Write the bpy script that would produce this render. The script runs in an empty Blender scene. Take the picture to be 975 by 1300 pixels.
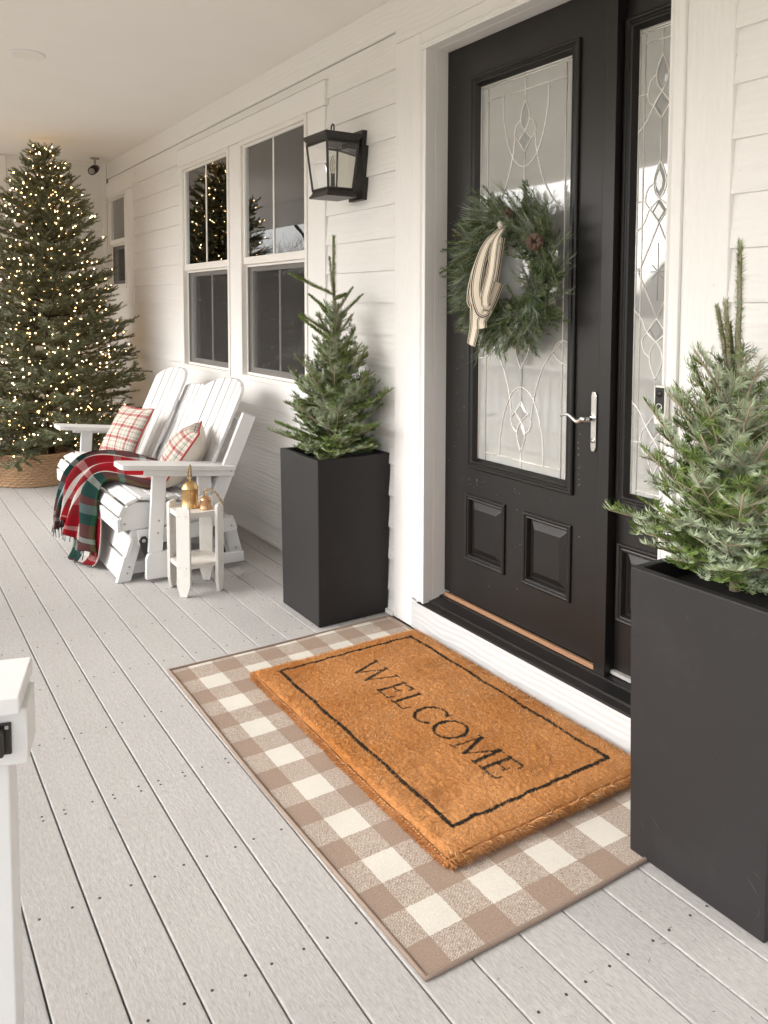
import bpy, bmesh, math, random
import numpy as np
from mathutils import Vector, Matrix
R = math.radians; PI = math.pi; sin = math.sin; cos = math.cos
random.seed(7); rng = np.random.default_rng(7)
S = bpy.context.scene; C = S.collection

# ---------------------------------------------------------------- camera
F_PX, PIT, YAW, PCX, PCY, ROLL, CH = 1027.3, .0663, .5675, 482.65, 455.4, .0018, 1.55
Fh = Vector((-cos(YAW), sin(YAW), 0)); Rt = Vector((sin(YAW), cos(YAW), 0)); Up = Vector((0, 0, 1))
f3 = Fh*cos(PIT) - Up*sin(PIT); u3 = Up*cos(PIT) + Fh*sin(PIT)
r2 = Rt*cos(ROLL) + u3*sin(ROLL); u2 = u3*cos(ROLL) - Rt*sin(ROLL)
cd = bpy.data.cameras.new('camera'); cam = bpy.data.objects.new('camera', cd); C.objects.link(cam)
m3 = Matrix((r2, u2, -f3)).transposed().to_4x4(); m3.translation = (0, 0, CH); cam.matrix_world = m3
cd.sensor_fit = 'HORIZONTAL'; cd.sensor_width = 36; cd.lens = F_PX/975*36
cd.shift_x = (487.5-PCX)/975; cd.shift_y = -(650-PCY)/975
cd.clip_start = .05; cd.clip_end = 2000
S.camera = cam

# ---------------------------------------------------------------- world, sun, exposure
w = bpy.data.worlds.new('World'); S.world = w; w.use_nodes = True
nt = w.node_tree; nt.nodes.clear()
out = nt.nodes.new('ShaderNodeOutputWorld'); bg = nt.nodes.new('ShaderNodeBackground')
sky = nt.nodes.new('ShaderNodeTexSky'); sky.sky_type = 'NISHITA'; sky.sun_disc = False
SUN_EL, SUN_AZ = R(34), R(200)      # azimuth measured clockwise from +Y (north): low winter sun out over the lawn
sky.sun_elevation = SUN_EL; sky.sun_rotation = SUN_AZ
sky.air_density = 1.0; sky.dust_density = 3.0; sky.ozone_density = 1.0
hs = nt.nodes.new('ShaderNodeHueSaturation'); hs.inputs['Saturation'].default_value = .22
tint = nt.nodes.new('ShaderNodeMix'); tint.data_type = 'RGBA'; tint.blend_type = 'MULTIPLY'; tint.inputs[0].default_value = 1
tint.inputs[7].default_value = (1.0, .99, .985, 1)
nt.links.new(sky.outputs[0], hs.inputs['Color']); nt.links.new(hs.outputs[0], tint.inputs[6]); nt.links.new(tint.outputs[2], bg.inputs[0])
bg.inputs[1].default_value = .15
nt.links.new(bg.outputs[0], out.inputs[0])
sl = bpy.data.lights.new('sun', 'SUN'); sl.energy = .7; sl.angle = R(32); sl.color = (1, .98, .955)
so = bpy.data.objects.new('sun', sl); C.objects.link(so)
sd = Vector((sin(SUN_AZ)*cos(SUN_EL), cos(SUN_AZ)*cos(SUN_EL), sin(SUN_EL)))
so.rotation_euler = sd.to_track_quat('Z', 'Y').to_euler(); so.location = sd*30
S.view_settings.view_transform = 'Standard'; S.view_settings.look = 'None'
S.view_settings.exposure = 1.5; S.view_settings.gamma = 1
S.cycles.use_denoising = True
S.cycles.max_bounces = 10; S.cycles.diffuse_bounces = 6; S.cycles.transparent_max_bounces = 16
S.cycles.sample_clamp_indirect = 8

# ---------------------------------------------------------------- materials
class NT:
    def __init__(s, name):
        s.m = bpy.data.materials.new(name); s.m.use_nodes = True; s.t = s.m.node_tree
        s.p = s.t.nodes['Principled BSDF']; s.o = s.t.nodes['Material Output']
    def n(s, typ, **kw):
        x = s.t.nodes.new('ShaderNode'+typ)
        for k, v in kw.items(): setattr(x, k, v)
        return x
    def l(s, a, b): s.t.links.new(a, b)
    def val(s, sock, v): sock.default_value = v
    def coord(s, which='Object', scale=(1, 1, 1), rot=(0, 0, 0)):
        tc = s.n('TexCoord'); mp = s.n('Mapping'); mp.inputs['Scale'].default_value = scale; mp.inputs['Rotation'].default_value = rot
        s.l(tc.outputs[which], mp.inputs[0]); return mp.outputs[0]
    def noise(s, vec, scale, detail=3, rough=.55):
        x = s.n('TexNoise'); x.inputs['Scale'].default_value = scale; x.inputs['Detail'].default_value = detail
        x.inputs['Roughness'].default_value = rough; s.l(vec, x.inputs['Vector']); return x.outputs['Fac']
    def ramp(s, fac, stops, interp='LINEAR'):
        x = s.n('ValToRGB'); cr = x.color_ramp; cr.interpolation = interp
        while len(cr.elements) < len(stops): cr.elements.new(.5)
        for e, (p, c) in zip(cr.elements, stops):
            e.position = p; e.color = (*c, 1) if len(c) == 3 else c
        s.l(fac, x.inputs[0]); return x.outputs[0]
    def mix(s, fac, a, b, blend='MIX'):
        x = s.n('Mix', data_type='RGBA', blend_type=blend)
        for i, v in ((0, fac), (6, a), (7, b)):
            if hasattr(v, 'links'): s.l(v, x.inputs[i])
            elif i == 0: x.inputs[0].default_value = v
            else: x.inputs[i].default_value = (*v, 1)
        return x.outputs[2]
    def math(s, op, a, b=None, c=None):
        x = s.n('Math', operation=op)
        for i, v in enumerate((a, b, c)):
            if v is None: continue
            if hasattr(v, 'links'): s.l(v, x.inputs[i])
            else: x.inputs[i].default_value = v
        return x.outputs[0]
    def bump(s, h, strength, dist=.002, normal=None):
        x = s.n('Bump'); x.inputs['Strength'].default_value = strength; x.inputs['Distance'].default_value = dist
        s.l(h, x.inputs['Height'])
        if normal is not None: s.l(normal, x.inputs['Normal'])
        s.l(x.outputs[0], s.p.inputs['Normal']); return x.outputs[0]
    def col(s, v):
        if hasattr(v, 'links'): s.l(v, s.p.inputs['Base Color'])
        else: s.p.inputs['Base Color'].default_value = (*v, 1)
    def rough(s, v, spec=None):
        if hasattr(v, 'links'): s.l(v, s.p.inputs['Roughness'])
        else: s.p.inputs['Roughness'].default_value = v
        if spec is not None: s.p.inputs['Specular IOR Level'].default_value = spec

def painted(name, c, grain_axis=None, rough=.5, var=.04, bump=.25, spec=.4, gscale=1.0, dirt=None, dirt_amt=.3):
    """painted or plain surface: soft blotches, optional wood grain along one axis"""
    k = NT(name)
    sc = {None: (1, 1, 1), 'x': (.06, 1, 1), 'y': (1, .06, 1), 'z': (1, 1, .06)}[grain_axis]
    v = k.coord('Object', tuple(a*gscale for a in sc))
    g = k.noise(v, 90 if grain_axis else 220, 4, .6)
    b = k.noise(k.coord('Object'), 2.3, 4, .6)
    lo = tuple(x*(1-var) for x in c); hi = tuple(min(1, x*(1+var)) for x in c)
    colr = k.mix(b, lo, hi)
    if dirt:
        d = k.ramp(k.noise(k.coord('Object', (1, 1, 1)), 6, 6, .7), [(.55, (0, 0, 0)), (.75, (1, 1, 1))])
        colr = k.mix(k.math('MULTIPLY', d, dirt_amt), colr, dirt)
    k.col(colr); k.rough(rough, spec); k.bump(g, bump, .0015)
    return k.m

# siding: embossed cedar grain running along the boards
def siding_mat(name='siding_paint', c=(.84, .825, .805), axis=0):
    k = NT(name)
    geo = k.n('NewGeometry'); oi = k.n('ObjectInfo')
    add = k.n('VectorMath', operation='ADD'); cmb = k.n('CombineXYZ')
    k.l(k.math('MULTIPLY', oi.outputs['Random'], 37.), cmb.inputs[2 if axis < 2 else 0]); k.l(geo.outputs['Position'], add.inputs[0]); k.l(cmb.outputs[0], add.inputs[1])
    mp = k.n('Mapping'); mp.inputs['Scale'].default_value = (1.6, 1.6, 34) if axis == 0 else (34, 34, 1.6); k.l(add.outputs[0], mp.inputs[0])
    wv = k.noise(mp.outputs[0], 1.9, 5, .62)
    ws = k.n('TexWave'); ws.wave_type = 'BANDS'; ws.bands_direction = 'Z' if axis == 0 else 'X'; ws.inputs['Scale'].default_value = 12 if axis == 0 else 14
    ws.inputs['Distortion'].default_value = 9; ws.inputs['Detail'].default_value = 3; ws.inputs['Detail Scale'].default_value = .6
    mp2 = k.n('Mapping'); mp2.inputs['Scale'].default_value = (.35, .35, 1) if axis == 0 else (1, 1, .35); k.l(add.outputs[0], mp2.inputs[0]); k.l(mp2.outputs[0], ws.inputs['Vector'])
    h = k.mix(.45, wv, ws.outputs['Color'])
    b = k.noise(geo.outputs['Position'], 1.7, 4, .6)
    cc = k.mix(b, tuple(x*.975 for x in c), tuple(min(1, x*1.02) for x in c))
    sp = k.ramp(k.noise(geo.outputs['Position'], 55, 2, .5), [(.74, (0, 0, 0)), (.78, (1, 1, 1))])
    cc = k.mix(k.math('MULTIPLY', sp, .25), cc, (.45, .38, .30))
    k.col(cc); k.rough(.62, .3); k.bump(h, 1.0, .0024)
    return k.m
M = {}
M['siding'] = siding_mat()
M['sidingv'] = siding_mat('trim_grain_paint', (.85, .835, .815), 2)
M['trim'] = painted('smooth_trim_paint', (.85, .835, .815), None, .5, .02, .12)
M['vinyl'] = painted('window_vinyl', (.84, .81, .77), None, .4, .02, .05)
M['ceil'] = painted('ceiling_paint', (.88, .855, .82), None, .75, .03, .12, .2)
M['riser'] = siding_mat('riser_paint', (.54, .54, .54), 0)
M['white'] = painted('white_poly_lumber', (.68, .675, .665), 'z', .45, .02, .12)
M['whitex'] = painted('white_poly_lumber_long', (.68, .675, .665), 'x', .45, .02, .12)
M['wash'] = painted('whitewashed_pine', (.68, .66, .62), 'z', .6, .08, .5, dirt=(.50, .42, .34), dirt_amt=.35)
M['washx'] = painted('whitewashed_pine_top', (.64, .60, .55), 'x', .6, .1, .5, dirt=(.48, .40, .32), dirt_amt=.5)
M['black'] = painted('black_door_paint', (.0095, .0080, .0072), None, .36, .15, .05, .5)
M['blackmetal'] = painted('bronze_black_metal', (.016, .013, .011), None, .38, .15, .05, .5)
M['planter'] = painted('matte_planter', (.018, .0165, .0168), None, .55, .15, .2, .35, dirt=(.09, .085, .08), dirt_amt=.10)
M['screw'] = painted('dark_screw_head', (.05, .045, .04), None, .5)
M['steel'] = painted('bolt_steel', (.35, .34, .33), None, .35)
M['rubber'] = painted('black_threshold', (.008, .0075, .008), None, .42, .1, .05, .5)
M['oak'] = painted('raw_wood_strip', (.30, .165, .09), 'x', .6, .1, .4)
M['soil'] = painted('dark_soil', (.015, .012, .01), None, .9, .3, .8)
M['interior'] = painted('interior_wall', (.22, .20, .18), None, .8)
M['blind'] = painted('blind_slat', (.75, .73, .69), None, .5)
M['wood'] = painted('fir_bark', (.33, .27, .19), 'z', .8, .25, .6)
M['barkdark'] = painted('artificial_trunk', (.055, .032, .020), 'z', .8, .3, .6)
M['rope'] = painted('jute_rope', (.30, .22, .13), None, .9, .3, .6)
M['glassknob'] = painted('clear_plastic', (.4, .4, .4), None, .2)

k = NT('polished_nickel'); k.p.inputs['Metallic'].default_value = 1; k.col((.80, .79, .77)); k.rough(.22); M['nickel'] = k.m
k = NT('zinc_came'); k.p.inputs['Metallic'].default_value = .35; k.col((.82, .80, .76)); k.rough(.35); M['came'] = k.m
k = NT('brushed_brass'); k.p.inputs['Metallic'].default_value = 1
k.col(k.mix(k.noise(k.coord(), 22, 4, .6), (.50, .30, .13), (.78, .55, .28))); k.rough(k.math('MULTIPLY_ADD', k.noise(k.coord(), 40), .3, .2)); k.bump(k.noise(k.coord(), 30), .3, .003); M['brass'] = k.m
k = NT('aged_copper'); k.p.inputs['Metallic'].default_value = 1
k.col(k.mix(k.noise(k.coord(), 30, 4, .6), (.50, .27, .15), (.75, .50, .30))); k.rough(.38); M['copper'] = k.m

# deck composite
k = NT('composite_deck'); oi = k.n('ObjectInfo'); geo = k.n('NewGeometry')
add = k.n('VectorMath', operation='ADD'); cmb = k.n('CombineXYZ'); k.l(k.math('MULTIPLY', oi.outputs['Random'], 51.), cmb.inputs[0])
k.l(geo.outputs['Position'], add.inputs[0]); k.l(cmb.outputs[0], add.inputs[1]); P = add.outputs[0]
base = k.mix(k.noise(P, 5, 5, .6), (.375, .358, .342), (.465, .448, .432))
mp = k.n('Mapping'); mp.inputs['Scale'].default_value = (.35, 1, 1); k.l(P, mp.inputs[0])
base = k.mix(.42, base, k.ramp(k.noise(mp.outputs[0], 130, 3, .7), [(.3, (.30, .295, .29)), (.7, (.60, .59, .58))]))
st = k.ramp(k.noise(P, 9, 5, .75), [(.60, (0, 0, 0)), (.74, (1, 1, 1))])
base = k.mix(k.math('MULTIPLY', st, .40), base, (.33, .31, .285))
base = k.mix(1, base, k.ramp(oi.outputs['Random'], [(0, (.86, .86, .87)), (.35, (.95, .945, .945)), (.7, (1, .99, .98)), (1, (.92, .915, .90))]), 'MULTIPLY')
k.col(base); k.rough(.62, .3)
k.bump(k.mix(.5, k.noise(mp.outputs[0], 160, 3, .7), k.noise(mp.outputs[0], 45, 3, .6)), .8, .003); M['deck'] = k.m

# glass
def glass_mat(name, boost=1.5, tintc=(.93, .95, .94), wob=.0):
    k = NT(name); k.t.nodes.remove(k.p)
    fr = k.n('Fresnel'); fr.inputs[0].default_value = 1.5
    tr = k.n('BsdfTransparent'); tr.inputs[0].default_value = (*tintc, 1)
    gl = k.n('BsdfGlossy'); gl.inputs['Roughness'].default_value = 0.0; gl.inputs[0].default_value = (.97, .98, 1, 1)
    mx = k.n('MixShader'); k.l(k.math('MINIMUM', k.math('MULTIPLY', fr.outputs[0], boost), 1.), mx.inputs[0])
    k.l(tr.outputs[0], mx.inputs[1]); k.l(gl.outputs[0], mx.inputs[2]); k.l(mx.outputs[0], k.o.inputs[0])
    if wob:
        b = k.n('Bump'); b.inputs['Strength'].default_value = wob; b.inputs['Distance'].default_value = .01
        k.l(k.noise(k.coord('Object', (1, 1, .5)), 5, 1), b.inputs['Height']); k.l(b.outputs[0], gl.inputs['Normal'])
    return k.m
M['glass'] = glass_mat('window_glass', 1.8, (.93, .95, .94), .03)
M['lampglass'] = glass_mat('lantern_glass', .9, (.95, .95, .93))
k = NT('leaded_door_glass'); k.col(k.mix(k.noise(k.coord('Object', (1, 1, .3)), 14, 3), (.34, .345, .335), (.42, .425, .41))); k.rough(.035, 1.0)
k.p.inputs['IOR'].default_value = 1.75; k.p.inputs['Coat Weight'].default_value = .8; k.p.inputs['Coat Roughness'].default_value = .02
k.bump(k.noise(k.coord('Object', (1, 1, .4)), 7, 2), .05, .006); M['doorglass'] = k.m
k = NT('bevelled_glass'); k.col((.30, .305, .30)); k.rough(.12, 1.0); k.p.inputs['Coat Weight'].default_value = 1; M['bevel'] = k.m
k = NT('insect_screen'); k.t.nodes.remove(k.p); tr = k.n('BsdfTransparent'); df = k.n('BsdfDiffuse'); df.inputs[0].default_value = (.09, .085, .08, 1)
mx = k.n('MixShader'); mx.inputs[0].default_value = .34; k.l(tr.outputs[0], mx.inputs[1]); k.l(df.outputs[0], mx.inputs[2]); k.l(mx.outputs[0], k.o.inputs[0]); M['screen'] = k.m

# needles: green upper side, silver underside
def needle_mat(name, g0, g1, silver, rough=.5, silver_mix=1.0):
    k = NT(name); geo = k.n('NewGeometry')
    top = k.mix(geo.outputs['Random Per Island'], g0, g1)
    pos = k.ramp(k.noise(geo.outputs['Position'], 16, 2), [(.38, (0, 0, 0)), (.62, (1, 1, 1))])
    top = k.mix(k.math('MULTIPLY', pos, .75), top, g1)
    und = k.mix(geo.outputs['Random Per Island'], silver, tuple(x*.75 for x in silver))
    patch = k.ramp(k.noise(geo.outputs['Position'], 11, 1), [(.44, (.12, .12, .12)), (.54, (1, 1, 1))])
    k.col(k.mix(k.math('MULTIPLY', k.math('MULTIPLY', geo.outputs['Backfacing'], silver_mix), patch), top, und)); k.rough(rough, .22)
    return k.m
M['needle'] = needle_mat('fir_needles', (.030, .065, .010), (.17, .26, .032), (.52, .60, .42), .6, .85)
M['needle2'] = needle_mat('fir_needles_far', (.032, .062, .012), (.16, .235, .038), (.42, .49, .33), .6, .8)
M['xneedle'] = needle_mat('artificial_needles', (.070, .080, .038), (.20, .21, .11), (.26, .28, .19), .55, .8)
M['wneedle'] = needle_mat('wreath_needles', (.028, .062, .018), (.14, .20, .07), (.22, .27, .17), .5)
M['wlong'] = needle_mat('wreath_long_needles', (.07, .11, .055), (.34, .39, .28), (.46, .50, .42), .5)
M['cone'] = painted('pine_cone_scale', (.11, .066, .046), None, .7, .45, .3, gscale=4)
def emis(name, c, s):
    k = NT(name); k.p.inputs['Emission Color'].default_value = (*c, 1); k.p.inputs['Emission Strength'].default_value = s; k.col(c); return k.m
M['bulb'] = emis('warm_bulb', (1.0, .60, .28), 14)
M['filament'] = painted('bulb_filament', (.5, .3, .15), None, .4)

# ---------------------------------------------------------------- helpers
class MB:
    def __init__(s): s.v = []; s.f = []; s.mi = []; s.sm = []
    def add(s, vs, fs, mi=0, sm=False):
        o = len(s.v); s.v += [tuple(p) for p in vs]
        for f in fs: s.f.append(tuple(i+o for i in f)); s.mi.append(mi); s.sm.append(sm)
        return s
    def box(s, x0, x1, y0, y1, z0, z1, mi=0):
        if x0 > x1: x0, x1 = x1, x0
        if y0 > y1: y0, y1 = y1, y0
        if z0 > z1: z0, z1 = z1, z0
        v = [(x0,y0,z0),(x1,y0,z0),(x1,y1,z0),(x0,y1,z0),(x0,y0,z1),(x1,y0,z1),(x1,y1,z1),(x0,y1,z1)]
        return s.add(v, [(0,3,2,1),(4,5,6,7),(0,1,5,4),(1,2,6,5),(2,3,7,6),(3,0,4,7)], mi)
    def prism(s, poly, axis, a, b, mi=0):
        n = len(poly)
        def P(p, t):
            if axis == 'x': return (t, p[0], p[1])
            if axis == 'y': return (p[0], t, p[1])
            return (p[0], p[1], t)
        v = [P(p, a) for p in poly] + [P(p, b) for p in poly]
        f = [tuple(range(n))[::-1], tuple(range(n, 2*n))] + [(i, (i+1) % n, n+(i+1) % n, n+i) for i in range(n)]
        return s.add(v, f, mi)
    def tube(s, pts, r, n=8, mi=0, sm=True, closed=False):
        pts = [Vector(p) for p in pts]; N = len(pts); rs = r if hasattr(r, '__len__') else [r]*N
        vs = []; prev = None
        for i, p in enumerate(pts):
            if closed: t = pts[(i+1) % N]-pts[i-1]
            else: t = pts[min(i+1, N-1)]-pts[max(i-1, 0)]
            if t.length < 1e-9: t = Vector((0, 0, 1))
            t.normalize()
            if prev is None:
                a = Vector((0, 0, 1)) if abs(t.z) < .9 else Vector((1, 0, 0)); u = t.cross(a).normalized()
            else:
                u = prev-t*prev.dot(t); u.normalize()
            prev = u; w_ = t.cross(u)
            for j in range(n):
                q = 2*PI*j/n; vs.append(p+(u*cos(q)+w_*sin(q))*rs[i])
        fs = []
        for i in range(N if closed else N-1):
            for j in range(n):
                a = i*n+j; b = i*n+(j+1) % n; c2 = ((i+1) % N)*n+(j+1) % n; d = ((i+1) % N)*n+j
                fs.append((a, b, c2, d))
        if not closed:
            fs.append(tuple(range(n))[::-1]); fs.append(tuple((N-1)*n+j for j in range(n)))
        return s.add(vs, fs, mi, sm)
    def lathe(s, prof, c=(0, 0, 0), n=24, mi=0, sm=True):
        vs = []
        for r, z in prof:
            for j in range(n): vs.append((c[0]+r*cos(2*PI*j/n), c[1]+r*sin(2*PI*j/n), c[2]+z))
        fs = [(i*n+j, i*n+(j+1) % n, (i+1)*n+(j+1) % n, (i+1)*n+j) for i in range(len(prof)-1) for j in range(n)]
        return s.add(vs, fs, mi, sm)
    def mesh(s, name, mats):
        me = bpy.data.meshes.new(name); me.from_pydata(s.v, [], s.f)
        for m in (mats if isinstance(mats, (list, tuple)) else [mats]): me.materials.append(m)
        me.polygons.foreach_set('material_index', s.mi); me.polygons.foreach_set('use_smooth', s.sm); me.update()
        return me
    def build(s, name, mats, parent=None, bevel=0, seg=2, **tags):
        return link(name, s.mesh(name, mats), parent, bevel, seg, **tags)
def link(name, me, parent=None, bevel=0, seg=2, **tags):
    o = bpy.data.objects.new(name, me); C.objects.link(o)
    if parent is not None: o.parent = parent; o.matrix_parent_inverse = Matrix.Translation(-wloc(parent))
    if bevel:
        b = o.modifiers.new('bevel', 'BEVEL'); b.width = bevel; b.segments = seg; b.limit_method = 'ANGLE'; b.angle_limit = R(35)
    for k_, v_ in tags.items(): o[k_] = v_
    return o
WL = {}
def wloc(o): return WL.get(o.name, Vector((0, 0, 0)))
def empty(name, loc, label=None, cat=None, group=None, kind=None):
    o = bpy.data.objects.new(name, None); C.objects.link(o); o.location = loc; o.empty_display_size = .1; WL[o.name] = Vector(loc)
    if label: o['label'] = label
    if cat: o['category'] = cat
    if group: o['group'] = group
    if kind: o['kind'] = kind
    return o
def B(*a): return MB().box(*a)
def npmesh(name, V, Fc, mats, mi=None, smooth=False):
    """numpy verts (n,3), faces (m,k)"""
    me = bpy.data.meshes.new(name); kk = Fc.shape[1]
    me.vertices.add(len(V)); me.vertices.foreach_set('co', V.astype(np.float32).ravel())
    me.loops.add(Fc.size); me.loops.foreach_set('vertex_index', Fc.astype(np.int32).ravel())
    me.polygons.add(len(Fc)); me.polygons.foreach_set('loop_start', np.arange(0, Fc.size, kk, dtype=np.int32))
    for m in (mats if isinstance(mats, (list, tuple)) else [mats]): me.materials.append(m)
    if mi is not None: me.polygons.foreach_set('material_index', mi.astype(np.int32))
    me.polygons.foreach_set('use_smooth', np.full(len(Fc), smooth)); me.update(calc_edges=True); me.validate()
    return me
WALL = 2.2; TR = 2.178        # siding backing plane / trim face

# ================================================================ STRUCTURE
XL, XR = -8.74, 1.6
XP = -14.5       # the porch runs on past the bump-out that closes the near part
deck = empty('porch_deck', (-3.5, .7, 0), kind='structure')
G0, GP = .2905, .1463
shared = {}
for k_ in range(-7, 13):
    y0 = G0+GP*k_+.0022; y1 = min(G0+GP*(k_+1)-.0022, 2.172)
    r_ = .0035; z0 = -.025
    prof = [(y0, z0), (y1, z0), (y1, -r_), (y1-r_*.3, -r_*.3), (y1-r_, 0), (y0+r_, 0), (y0+r_*.3, -r_*.3), (y0, -r_)]
    MB().prism(prof, 'x', XP if y1 < 1.12 else XL, XR).build('deck_board', M['deck'], deck)
js = MB()
for i in range(24):
    x = -1.226-.4357*(i-6); js.box(x-.03, x+.03, -.72, 2.17, -.25, -.027)
js.build('joist', M['soil'], deck, kind='stuff')
sc_ = MB()
for i in range(-4, 17):
    x = -1.226-.4357*i
    for k_ in range(-7, 13):
        for off in (.031, .113):
            y = G0+GP*k_+off+random.uniform(-.003, .003)
            if y > 2.15: continue
            for xx in ([x, x+.023] if (i == 3 and random.random() < .6) else [x]):
                xx += random.uniform(-.004, .004)
                n = 8; rr = .0036
                sc_.add([(xx+rr*cos(2*PI*j/n), y+rr*sin(2*PI*j/n), .0009) for j in range(n)] + [(xx+rr*1.2*cos(2*PI*j/n), y+rr*1.2*sin(2*PI*j/n), -.0005) for j in range(n)],
                        [tuple(range(n))]+[(j, j+n, (j+1) % n+n, (j+1) % n) for j in range(n)])
sc_.build('screw_heads', M['screw'], deck, kind='stuff')

B(XP-.3, XR+.3, -1.0, WALL+2.5, 3.01, 3.14).build('porch_ceiling', M['ceil'], kind='structure')
roof = MB().prism([(-1.3, 3.05), (-1.3, 3.20), (2.4, 5.0), (5.0, 5.0), (5.0, 3.15)], 'x', XP-.6, XR+.5)
roof.build('porch_roof', M['planter'], kind='structure')

# --- house wall
wall = empty('house_wall', (-3.5, WALL, 0), 'cream lap-siding house wall running behind the windows and the front door', 'wall')
bk = MB()
# backing sheathing round the openings (window openings, door opening)
def back(x0, x1, z0, z1): bk.box(x0, x1, WALL, WALL+.14, z0, z1)
WX0, WX1, WZ0, WZ1 = -6.376, -4.198, 1.045, 2.645
NX0, NX1, NZ0, NZ1 = -8.688, -8.02, 1.712, 2.658
DX0, DX1, DZ = -3.02, -1.706, 2.70
back(XL, NX0, 0, 3.01); back(NX0, NX1, 0, NZ0); back(NX0, NX1, NZ1, 3.01); back(NX1, WX0, 0, 3.01)
back(WX0, WX1, 0, WZ0); back(WX0, WX1, WZ1, 3.01); back(WX1, DX0-.02, 0, 3.01); back(DX0-.02, DX1+.02, DZ+.02, 3.01); back(DX1+.02, XR, 0, 3.01)
bk.build('sheathing', M['interior'], wall)
def lap(x0, x1, z0, z1):
    """one bevelled siding board, lower edge proud"""
    MB().prism([(WALL, z0-.012), (WALL-.0165, z0-.012), (WALL-.0165, z0), (WALL-.001, z1), (WALL, z1)], 'x', x0, x1).build('siding_board', M['siding'], wall, bevel=.0015, seg=1)
for k_ in range(-15, 3):
    z0 = 2.37+.16*k_+.0025; z1 = z0+.16-.003
    if z0 < 0: z0 = .02
    inwin = z0 >= .92 and z1 <= 2.70
    innar = z0 >= 1.56 and z1 <= 2.70
    if innar: lap(-7.79, -6.43, z0, z1)
    elif inwin: lap(XL, -6.43, z0, z1)
    elif z0 < .92: lap(XL, -5.6, z0, z1); lap(-5.597, -3.27, z0, z1)
    else: lap(XL, -3.27, z0, z1)
    if inwin: lap(-4.0, -3.27, z0, z1)
    lap(-1.51, XR, z0, z1)
B(XL, -3.288, TR+.004, WALL, 2.853, 3.01).build('frieze_board', M['siding'], wall, bevel=.002)
B(-1.49, XR, TR+.004, WALL, 2.853, 3.01).build('frieze_board', M['siding'], wall, bevel=.002)
B(XL, -3.288, 2.168, WALL-.013, .002, .024).build('base_strip', M['trim'], wall, bevel=.002)
B(-1.49, XR, 2.168, WALL-.013, .002, .024).build('base_strip', M['trim'], wall, bevel=.002)

# --- far end wall
fw = empty('end_wall', (XL, 1.5, 0), 'cream siding wall closing the far end of the porch behind the lit tree', 'wall')
B(XP, XL-.002, 1.115, WALL, 0, 3.01).build('sheathing', M['interior'], fw)
for k_ in range(-15, 4):
    z0 = 2.349+.16*k_+.0015; z1 = min(z0+.157, 3.008)
    if z0 < 0: z0 = .01
    MB().prism([(XL, z0-.01), (XL+.013, z0-.01), (XL+.013, z0), (XL+.004, z1), (XL, z1)], 'y', 1.225, 2.135).build('siding_board', M['siding'], fw, bevel=.0015, seg=1)
B(XL, XL+.012, 1.223, 2.132, 2.988, 3.008).build('frieze_board', M['trim'], fw)
B(XL, XL+.02, 2.133, 2.177, 0, 3.008).build('corner_trim', M['trim'], fw, bevel=.003)
B(XL, XL+.022, 1.10, 1.222, 0, 3.008).build('corner_trim', M['trim'], fw, bevel=.003)
B(XL-.10, XL+.021, 1.096, 1.114, 0, 3.008).build('corner_trim', M['trim'], fw, bevel=.003)
for k_ in range(-15, 4):
    z0 = 2.349+.16*k_+.0015; z1 = min(z0+.157, 3.008)
    if z0 < 0: z0 = .01
    MB().prism([(1.115, z0-.01), (1.102, z0-.01), (1.102, z0), (1.111, z1), (1.115, z1)], 'x', XP, XL-.101).build('siding_board', M['siding'], fw, bevel=.0015, seg=1)

# --- porch front beam, columns, railing (seen in the reflections)
B(XP, XR, -.90, -.70, 2.70, 3.008).build('porch_beam', M['trim'], kind='structure', bevel=.004)
for i, x in enumerate((-12.4, -8.6, -4.9, -1.75, 1.4)):
    c_ = empty('porch_column', (x, -.8, 0), ['white square porch column farthest along the railing, past the bump-out', 'white square porch column opposite the Christmas tree', 'white square porch column opposite the double window', 'white square porch column beside the porch steps', 'white square porch column near the viewer, out over the lawn side'][i], 'column')
    B(x-.075, x+.075, -.875, -.725, 0, 2.698).build('shaft', M['trim'], c_, bevel=.004)
    B(x-.095, x+.095, -.895, -.705, .001, .16).build('plinth', M['trim'], c_, bevel=.004)
for (a, b_) in ((-12.32, -8.68), (-8.52, -4.98), (-4.82, -1.83)):
    rl = empty('porch_railing', ((a+b_)/2, -.8, 0), 'white baluster railing along the porch edge, '+('farthest stretch past the bump-out' if a < -12 else 'middle stretch opposite the Christmas tree' if a < -8 else 'stretch nearest the steps'), 'railing')
    B(a, b_, -.83, -.77, .88, .95).build('top_rail', M['trim'], rl, bevel=.004)
    B(a, b_, -.82, -.78, .10, .15).build('bottom_rail', M['trim'], rl, bevel=.004)
    n = int((b_-a)/.115); me = None
    for i in range(n):
        x = a+(i+.5)*(b_-a)/n
        if me is None: me = B(-.018, .018, -.018, .018, .15, .88).mesh('baluster', M['trim'])
        o = link('baluster', me, rl); o.matrix_parent_inverse = Matrix.Identity(4); o.location = (x-rl.location.x, 0, 0)

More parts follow.
